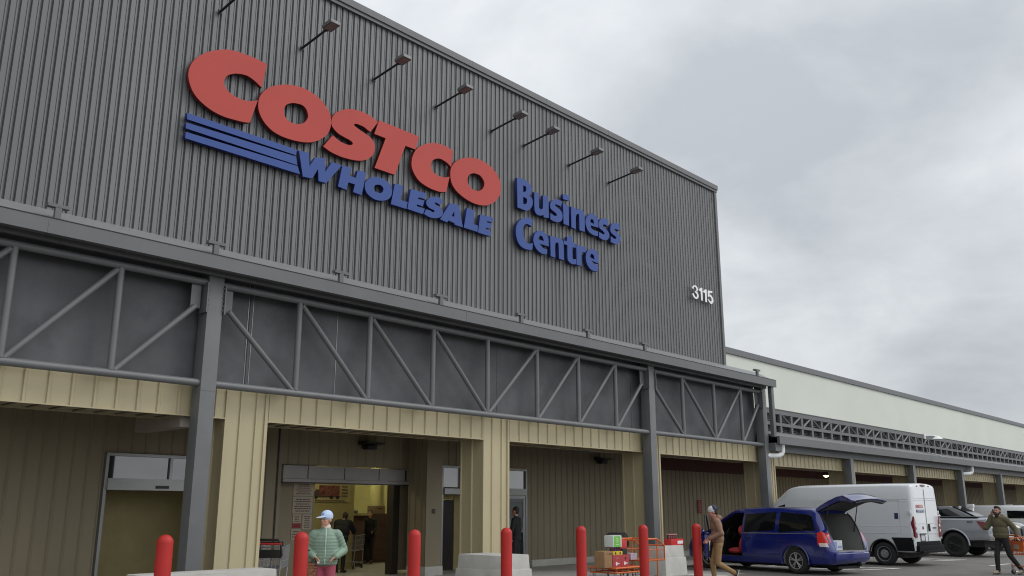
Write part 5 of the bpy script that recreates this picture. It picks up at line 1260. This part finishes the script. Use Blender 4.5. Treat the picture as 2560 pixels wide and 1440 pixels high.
STAND = dict(head=(0, .03, 1.655), neck=(0, .0, 1.50), chest=(0, 0, 1.30), pelvis=(0, 0, .96), hem=(0, 0, .84),
             shL=(-.185, 0, 1.42), elL=(-.25, -.03, 1.14), wrL=(-.25, .05, .90), shR=(.185, 0, 1.42), elR=(.25, -.03, 1.14), wrR=(.25, .05, .90),
             hipL=(-.095, 0, .92), knL=(-.10, .03, .50), anL=(-.10, -.01, .09), toL=(-.12, .15, .045), hipR=(.095, 0, .92), knR=(.10, .03, .50), anR=(.10, -.01, .09), toR=(.12, .15, .045))
def pose(**k): d = dict(STAND); d.update(k); return d
SHOE_W = (mat('white_trainer', (.50, .49, .44), .7), mat('trainer_sole', (.55, .54, .50), .7))
SHOE_B = (mat('black_shoe', (.015, .015, .016), .6), mat('black_sole', (.02, .02, .02), .8))
GREEN_J = mat('green_puffer_nylon', (.185, .270, .200), .55, 0, .10, 7)
# woman in the green jacket, looking to her right
wj = pose(head=(0, .02, 1.655), hem=(0, 0, .955), pelvis=(0, 0, .97), elL=(-.305, -.07, 1.16), wrL=(-.175, .165, 1.07), hdL=(.7, .5, -.45), pnL=(0, -.6, 1),
          elR=(.305, -.07, 1.16), wrR=(.19, .175, 1.08), hdR=(-.75, .45, -.4), pnR=(0, -.5, 1), anL=(-.10, .10, .09), toL=(-.12, .26, .045), knL=(-.10, .10, .5),
          anR=(.10, -.14, .10), toR=(.11, .02, .045), knR=(.10, .02, .5), capcol=(mat('pale_blue_cap', (.46, .56, .74), .8, 0, .12, 30), mat('pale_blue_brim', (.52, .60, .74), .8)))
person('woman in green puffer jacket, pale blue cap and red trousers carrying a basket', (8.60, 11.85, 0), R(146), wj, GREEN_J, mat('raspberry_trousers', (.30, .055, .085), .8, 0, .1), SHOE_W,
       head_yaw=-44, head='cap', puffer=True, scale=.935, hair=(.03, .018, .014), skin=mat('warm_skin', (.52, .28, .18), .5, 0, .08, 20), bulk=.90)
BR = Matrix.Translation((8.60, 11.85, 0)) @ Matrix.Rotation(R(146), 4, 'Z')
t = thing('basket', 'brown patterned woven basket hanging beside the woman in green', 'basket', BR @ Vector((.25, .05, .60)), R(146))
m = MB()
for i in range(7):
    z = i * .045; w = .098 + .005 * i
    m.prism([(w * math.cos(a) * (1.25), .85 * w * math.sin(a)) for a in [2 * PI * k / 20 for k in range(20)]], 'z', z + .003, z + .042)
m.build('woven_body', mat('woven_straw', (.23, .105, .055), .9, 0, .85, 42), t, local=True)
m = MB(); 
for s in (-1, 1): m.tube([(-.13, s * .08, .30), (-.10, s * .06, .42), (0, s * .045, .50), (.10, s * .06, .42), (.13, s * .08, .30)], .012, 8)
m.build('strap', BLACK, t, local=True, smooth=60)
m = MB(); m.ell((-.15, .04, .31), (.045, .045, .03)); m.build('white_tie', WHITE, t, local=True, smooth=180)

# man in brown, walking away to the left
mj = pose(head=(0, .085, 1.645), neck=(0, .03, 1.50), chest=(0, .015, 1.30), hem=(0, 0, .955), pelvis=(0, -.01, .95),
          shL=(-.195, .03, 1.43), elL=(-.26, -.05, 1.17), wrL=(-.20, .20, 1.06), hdL=(.15, .7, -.7), pnL=(1, 0, 0), shR=(.195, .05, 1.43), elR=(.25, -.02, 1.17), wrR=(.18, .20, 1.04), hdR=(0, .7, -.7), pnR=(-1, 0, 0),
          hipL=(-.09, 0, .91), knL=(-.10, .04, .50), anL=(-.10, -.33, .29), toL=(-.10, -.285, .085), soL=(0, -1, -.25), hipR=(.09, 0, .91), knR=(.09, .13, .49), anR=(.09, .10, .09), toR=(.10, .27, .045),
          capcol=(mat('white_cap_mesh', (.60, .60, .60), .8), mat('navy_cap', (.035, .045, .08), .8)))
person('man in tan hoodie and khaki trousers with a backwards cap, walking left', (19.03, 10.99, 0), R(38), mj, mat('tan_hoodie_fleece', (.245, .135, .090), .9, 0, .10, 9, bump=.1, bscale=60), mat('khaki_cotton', (.27, .165, .075), .9, 0, .10, 9), (BLACK, mat('off_white_sole', (.6, .58, .52), .7)),
       head_pitch=-16, head='backcap', hood=True, bulk=1.08, skin=mat('ruddy_skin', (.45, .20, .15), .5, 0, .08, 20))
# bearded man on the phone
def phone(t):
    m = MB(); m.cbox((.105, .055, 1.655), (.012, .05, .12), Matrix.Rotation(R(-18), 3, 'X')); m.build('phone', BLACK, t, local=True, bevel=.004)
bj = pose(hem=(0, 0, .94), head=(0, .03, 1.665), shR=(.205, 0, 1.43), elR=(.30, .15, 1.22), wrR=(.165, .10, 1.535), hdR=(-.35, -.1, .9), pnR=(.6, -.2, 0), shL=(-.205, 0, 1.43), elL=(-.33, -.16, 1.19), wrL=(-.40, -.10, 1.02), hdL=(-.3, .2, -.8), pnL=(.9, 0, -.4),
          hipR=(.095, 0, .92), knR=(.11, .12, .50), anR=(.12, .13, .09), toR=(.13, .29, .045), knL=(-.14, -.06, .50), anL=(-.24, -.32, .13), toL=(-.26, -.17, .05))
person('bearded man in olive hoodie and black trousers holding a phone to his ear', (27.62, 7.20, 0), R(68), bj, mat('olive_hoodie_fleece', (.105, .092, .050), .9, 0, .12, 9, bump=.1, bscale=60), mat('black_cotton', (.011, .011, .012), .85, 0, .1), (mat('sand_trainer', (.33, .31, .22), .8), BLACK),
       head_yaw=6, head='beard', hood=True, extra=phone, bulk=1.18, hair=(.018, .010, .008))
# dark figures by and beyond the doors
DK = mat('black_coat_cloth', (.012, .012, .014), .9, 0, .1)
person('person in black coat standing at the glass door behind the middle pillar', (19.22, 17.5, 0), R(20), pose(elR=(.30, .02, 1.14), wrR=(.34, .12, .92), elL=(-.30, .02, 1.14)), DK, DK, SHOE_B, head='short', fine=False)
person('person in black bending forward inside the doorway behind the woman', (15.75, 21.0, 0), R(-60), pose(head=(0, .30, 1.50), neck=(0, .20, 1.40), chest=(0, .12, 1.22), shL=(-.19, .16, 1.34), shR=(.19, .16, 1.34), elL=(-.27, .30, 1.10), wrL=(-.2, .52, 1.04), elR=(.27, .30, 1.10), wrR=(.2, .52, 1.04)), DK, DK, SHOE_B, head='short', fine=False, bulk=1.25)
person('person in black standing beside the carton stack deep inside the doorway', (19.0, 23.8, 0), R(130), pose(elL=(-.24, .12, 1.16), wrL=(-.18, .36, 1.08), elR=(.24, .12, 1.16), wrR=(.18, .36, 1.08)), DK, DK, SHOE_B, head='short', fine=False, bulk=1.05, scale=.94)
# ---------------------------------------------------------------- carts and goods
ORANGE = mat('orange_powder_coat', (.62, .135, .028), .45, 0, .06, 6)
CARD = mat('brown_cardboard', (.30, .175, .085), .85, 0, .08, 6)
def caster(m, x, y, r=.06):
    m.lathe([(.004, -.018), (r, -.018), (r, .018), (.004, .018)], (x, y, r), 18, 'x')
def fork(m, x, y, z, r=.06):
    m.box(x - .03, x - .022, y - .02, y + .02, r * .8, z); m.box(x + .022, x + .03, y - .02, y + .02, r * .8, z); m.box(x - .03, x + .03, y - .025, y + .025, z - .012, z)
KY = 0.75
# platform cart: local y runs from the low end to the handle
CX, CY = 16.72, 12.62
OX, KX = -0.28, 0.76
pc = thing('platform_cart', 'orange platform cart loaded with boxes, its caged handle at the right', 'cart', (CX, CY, 0), R(-90))
def SQ(mb):
    mb.v = [Vector((v.x, v.y * KY, v.z)) for v in mb.v]; return mb
m = MB()
for x in (-.36, .36): m.tube([(x, 0, .43), (x, 1.60, .43)], .022, 8); m.tube([(x, .03, .33), (x, 1.60, .33)], .018, 8)
for y in (0, .8, 1.60): m.tube([(-.36, y, .43), (.36, y, .43)], .022, 8); m.tube([(-.36, max(y, .03), .33), (.36, max(y, .03), .33)], .018, 8)
for x in (-.36, .36):
    for k in range(6): m.tube([(x, .06 + k * .30, .33), (x, .06 + k * .30, .43)], .015, 6)
SQ(m).build('frame', ORANGE, pc, local=True, smooth=60)
m = MB(); m.box(-.35, .35, .02, 1.58, .43, .447); SQ(m).build('deck', mat('orange_deck', (.46, .10, .03), .6), pc, local=True)
m = MB()
for x in (-.36, .36):
    m.tube([(x, 1.60, .14), (x, 1.60, .98), (x, 1.66, 1.03), (x, 2.25, 1.03), (x, 2.66, .87), (x, 2.66, .55), (x, 1.60, .55)], .019, 8)
    m.tube([(x, 2.24, 1.02), (x, 2.24, .14)], .018, 8)
    m.tube([(x, 1.60, .79), (x, 2.66, .79)], .010, 6)
for y, z in ((1.60, 1.0), (2.25, 1.03), (2.66, .87), (2.66, .55), (1.60, .55), (2.24, .55)): m.tube([(-.36, y, z), (.36, y, z)], .017, 8)
SQ(m).build('handle_cage', ORANGE, pc, local=True, smooth=60)
m = MB()
for k in range(11): m.tube([(.36, 1.62 + k * .1, .56), (.36, 1.62 + k * .1, .82)], .004, 5); m.tube([(-.36, 1.62 + k * .1, .56), (-.36, 1.62 + k * .1, .82)], .004, 5)
for k in range(8): m.tube([(-.36 + .09 * k, 1.60, .56), (-.36 + .09 * k, 2.66, .56)], .004, 5)
SQ(m).build('wire_basket', ORANGE, pc, local=True)
m = MB(); m.box(-.30, .30, 1.62, 2.62, .565, .57); SQ(m).build('basket_tray', mat('orange_tray', (.34, .14, .07), .7), pc, local=True)
for x, y, z in ((-.30, .12, .33), (.30, .12, .33), (-.30, 2.22, .2), (.30, 2.22, .2), (-.30, 1.2, .33), (.30, 1.2, .33)):
    m = MB(); fork(m, x, y, z, .07); c = SQ(m).build('caster_fork', ALU, pc, local=True)
    m = MB(); caster(m, x, y, .07); SQ(m).build('caster_wheel', BLACK, c, local=True, smooth=40)
def FX(x): return 16.72 + (x - 16.72) * KX + OX
def parcel(name, label, x0, x1, y0, y1, z0, z1, mt, bevel=.006, group=None, cat='box', extra=None):
    x0 = FX(x0); x1 = FX(x1)
    t = thing(name, label, cat, ((x0 + x1) / 2, (y0 + y1) / 2, z0), 0, group)
    for q in extra or (): q[1].v = [Vector((FX(v.x), v.y, v.z)) for v in q[1].v]
    m = MB(); m.box(x0, x1, y0, y1, z0, z1); m.build('box_body', mt, t, bevel=bevel)
    if extra:
        for nm, mb_, mm in extra: mb_.build(nm, mm, t)
    return t
def marks(*rects, y):
    m = MB()
    for a, b, c, d in rects: m.box(a, b, y - .004, y, c, d)
    return m
D = .45
INKB = mat('brown_print', (.10, .05, .03), .8, 0, 0)
parcel('cardboard_box', 'plain brown cardboard box at the low end of the orange cart', 16.72, 17.10, 12.34, 12.62, D, .80, CARD, extra=[('printed_mark', marks((16.84, 16.90, .74, .75), (16.95, 17.01, .73, .76), (17.03, 17.08, .73, .76), y=12.34), INKB)])
REDB = mat('red_carton_print', (.40, .045, .050), .6, 0, .05)
for x0, lb, hole in ((17.12, 'left of two red cartons with white round logo on the orange cart', False), (17.53, 'right red carton with a dark hand hole on the orange cart', True)):
    e = MB(); e.lathe([(.001, 12.325), (.042, 12.325), (.042, 12.33)], (x0 + .17, 0, .525), 18, 'y'); e.box(x0 + .20, x0 + .31, 12.326, 12.33, .515, .537)
    h = MB(); h.lathe([(.001, 12.325), (.032, 12.325), (.032, 12.33)], (x0 + .215, 0, .635), 18, 'y')
    if not hole: h = marks((x0 + .16, x0 + .27, .637, .652), y=12.33)
    parcel('red_carton', lb, x0, x0 + .40, 12.33, 12.80, D, .71, REDB, group='red cartons on the orange cart', extra=[('logo_mark', e, WHITE), ('hand_hole', h, BLACK if hole else mat('pale_red', (.55, .25, .24), .7))])
YEL = mat('yellow_tray_print', (.62, .46, .03), .6, 0, .04)
e = MB()
for x in (17.27, 17.50): e.lathe([(.001, 12.335), (.030, 12.335), (.030, 12.34)], (x, 0, .752), 16, 'y')
parcel('yellow_tray', 'flat yellow tray with two dark rings on top of the red cartons', 17.16, 17.62, 12.34, 12.76, .712, .792, YEL, cat='tray', extra=[('ring_mark', e, INKB)])
t = thing('jar_pack', 'pack of dark purple jars on the yellow tray', 'jars', (FX(17.40), 12.5, .793))
for k in range(4):
    m = MB(); m.lathe([(.001, 0), (.042, 0), (.044, .06), (.045, .075), (.045, .085), (.001, .086)], (-.135 + .09 * k, -.08, 0), 18); m.build('jar', mat('purple_jar', (.075, .025, .06), .3, 0, .1), t, local=True, smooth=40)
e = MB(); e.box(17.22, 17.54, 12.345, 12.35, .885, 1.12)
e2 = MB()
for z in (1.07, 1.03, .99, .94): e2.box(17.30, 17.45, 12.341, 12.345, z - .008, z + .008)
parcel('green_packet', 'white packet with bright green front standing on the jars', 17.18, 17.62, 12.35, 12.60, .88, 1.135, mat('white_film', (.60, .66, .62), .35, 0, .08), .02, cat='packet', extra=[('green_front', e, mat('bright_green_print', (.16, .48, .07), .5, 0, .1, 15)), ('print_lines', e2, mat('pale_green_print', (.45, .65, .32), .6))])
parcel('red_packet', 'red packet leaning right of the bright green front', 17.63, 17.98, 12.40, 12.62, .84, 1.02, mat('red_film', (.52, .05, .045), .4, 0, .1), .02, cat='packet')
parcel('black_carton', 'small black carton beside the yellow tray', 17.66, 17.90, 12.36, 12.62, .712, .84, mat('black_card', (.02, .014, .016), .6), cat='box')
parcel('white_packet', 'white packet lying on top at the back of the orange cart', 17.66, 18.06, 12.62, 12.86, .98, 1.10, mat('white_wrap', (.55, .53, .50), .5, 0, .2, 12), .025, cat='packet')
parcel('lilac_carton', 'pale lilac carton low behind the cage of the orange cart', 18.24, 18.58, 12.45, 12.78, .574, .72, mat('lilac_card', (.42, .36, .42), .6, 0, .15, 14), cat='box')
OX, KX = 0.24, 1.0
# red drink packs on the concrete block
e = MB(); e.box(21.30, 21.56, 13.675, 13.68, .80, .88)
parcel('drink_pack', 'red drink pack with a white label on the concrete block', 21.0, 21.62, 13.68, 13.92, .766, .93, mat('red_shrink_wrap', (.55, .04, .035), .35, 0, .1), .02, cat='drink pack', extra=[('white_label', e, WHITE)])
t = thing('bottle_pack', 'pack of dark bottles with pink tops on the red drink pack', 'bottles', (21.2 + OX, 13.8, .931))
m = MB()
for k in range(4):
    m.lathe([(.001, 0), (.042, 0), (.044, .08), (.018, .115), (.018, .14), (.001, .141)], (-.14 + .095 * k, 0, 0), 14)
m.build('bottles', mat('dark_cola', (.12, .02, .02), .2, 0, .2, 20), t, local=True, smooth=40)
m = MB(); m.box(-.20, .20, -.055, .055, .10, .13); m.build('pink_band', mat('pink_band', (.50, .22, .20), .5), t, local=True, bevel=.008)

OX, KX = 0, 1.0
def shopping_cart(label, loc, rz, wire, handle, black_top=False, solid=False, group=None):
    """local y runs from the handle to the nose"""
    t = thing('shopping_cart', label, 'shopping cart', loc, rz, group)
    w0, w1 = .28, .22; z0, z1 = .52, .95
    m = MB(); r = .0065
    def ring(z, r_, s=1.0):
        m.tube([(-w0 * s, .05, z), (-w1 * s, .92, z + .02), (w1 * s, .92, z + .02), (w0 * s, .05, z), (-w0 * s, .05, z)], r_, 6)
    for z, s in ((z1, 1), (.80, .96), (.66, .92), (z0, .88)): ring(z, .011 if z in (z1, z0) else r, s)
    for k in range(12):
        y = .05 + k * .079; f = k / 11; w = w0 + (w1 - w0) * f
        for s in (-1, 1): m.tube([(s * w, y, z1 + .02 * f), (s * w * .88, y, z0 + .02 * f)], r, 5)
        m.tube([(-w * .88, y, z0 + .02 * f), (w * .88, y, z0 + .02 * f)], r, 5)
    for k in range(7):
        x = -1 + k / 3; m.tube([(x * w1, .92, z1 + .02), (x * w1 * .88, .92, z0 + .02)], r, 5); m.tube([(x * w0, .05, z1), (x * w0 * .88, .05, z0)], r, 5)
    m.build('wire_basket', wire, t, local=True)
    m = MB()
    for s in (-1, 1):
        m.tube([(s * .27, -.05, 1.02), (s * .26, .06, z1), (s * .25, .10, .50), (s * .25, .02, .22), (s * .20, .80, .16)], .014, 8)
        m.tube([(s * .20, .88, z0), (s * .20, .82, .16)], .014, 8)
    m.tube([(-.25, .02, .22), (.25, .02, .22)], .014, 8); m.tube([(-.20, .80, .16), (.20, .80, .16)], .014, 8)
    m.build('chassis', wire, t, local=True, smooth=60)
    m = MB(); m.tube([(-.29, -.05, 1.02), (.29, -.05, 1.02)], .021, 10); m.build('push_handle', handle, t, local=True, smooth=60)
    for x, y in ((-.25, .05), (.25, .05), (-.20, .80), (.20, .80)):
        m = MB(); fork(m, x, y, .20); c = m.build('caster_fork', ALU, t, local=True)
        m = MB(); caster(m, x, y); m.build('caster_wheel', BLACK, c, local=True, smooth=40)
    if black_top:
        m = MB(); m.tube([(-.29, .02, .78), (-.27, .0, 1.02), (-.22, -.02, 1.10), (.22, -.02, 1.10), (.27, .0, 1.02), (.29, .02, .78)], .026, 8); m.box(-.28, .28, .0, .10, .74, .90)
        m.tube([(-.24, .30, .80), (-.23, .30, 1.04), (.23, .30, 1.04), (.24, .30, .80)], .02, 8); m.build('child_seat', BLACK, t, local=True, bevel=.008)
    if solid:
        m = MB()
        for s in (-1, 1): m.prism([(.06, .60), (.90, .62), (.90, .84), (.06, .82)], 'x', s * .235 - .008, s * .235 + .008)
        m.box(-.20, .20, .915, .93, .60, .86); m.box(-.26, .26, .04, .055, .60, .86); m.build('side_panel', wire, t, local=True, bevel=.004)
        for q in ((-.10, .10, .03, .04, .66, .78), (-.25, -.243, .42, .66, .66, .78), (.243, .25, .42, .66, .66, .78)):
            m = MB(); m.box(*q); m.build('white_notice', PAPER, t, local=True)
        m = MB(); m.box(-.20, .20, .10, .86, .86, .92); m.build('dark_load', BLACK, t, local=True, bevel=.02)
    return t
WIRE = mat('zinc_wire', (.33, .33, .34), .35, .6, .06)
RHND = mat('red_handle', (.45, .03, .03), .45)
shopping_cart('shopping cart with black child seat parked behind the bollard beside the woman', (10.55, 16.5, 0), R(-48), WIRE, RHND, True)
shopping_cart('red-handled shopping cart half hidden behind the left beige pillar', (10.35, 17.6, 0), R(-20), WIRE, RHND)
shopping_cart('shopping cart with black seat frame standing behind the loaded orange cart', (19.55, 14.25, 0), R(-50), WIRE, BLACK, True)
shopping_cart('orange basket cart at the right edge pushed by the bearded man', (27.74, 6.93, 0), R(-130), ORANGE, ORANGE, solid=True)
shopping_cart('empty wire cart inside the doorway between the two figures in black', (16.7, 22.0, 0), R(-60), WIRE, RHND)
# cartons and shelf deep inside
DCARD = mat('dark_brown_carton', (.085, .045, .035), .8, 0, .15, 5)
for k, lb in enumerate(('lowest dark carton of the stack deep inside the doorway', 'dark carton second from the floor deep inside the doorway', 'dark carton third from the floor deep inside the doorway', 'topmost dark carton of the stack deep inside the doorway')):
    parcel('dark_carton', lb, 19.35, 20.35, 24.1, 24.8, .02 + .39 * k, .40 + .39 * k, DCARD, group='dark cartons stacked indoors')
parcel('dark_carton', 'lone big dark carton left of the stack deep inside the doorway', 18.1, 19.0, 24.6, 25.3, .0, 1.45, DCARD)
t = thing('service_counter', 'brown counter under the truck picture deep inside the doorway', 'counter', (16.9, 23.0, 0))
m = MB(); m.box(15.9, 18.1, 22.7, 23.3, 1.52, 1.60); m.build('counter_top', OCHRE, t)
m = MB(); m.box(16.0, 18.0, 22.8, 23.2, 0, 1.52); m.build('cabinet', DCARD, t)

for (x, y, z, w, h), lb, mt in (((17.35, 23.9, .0, .62, 1.18), 'tall ochre display box left of the person beside the carton stack', 'ochre_card'), ((18.35, 24.0, 1.452, .5, .22), 'small grey box on top of the lone big dark carton', 'grey_card'),
                            ((19.75, 24.2, 1.572, .42, .26), 'small tan box on top of the dark carton stack', 'tan_card')):
    parcel('display_box', lb, x, x + w, y if z < 1 else y + .25, (y if z < 1 else y + .25) + .45, z, z + h, mat(mt, {'o': (.26, .19, .08), 'g': (.13, .125, .12), 't': (.27, .19, .11)}[mt[0]], .8, 0, .15, 6), extra=[('printed_mark', marks((x + .1, x + w - .1, z + h * .55, z + h * .7), y=y if z < 1 else y + .25), INKB)])
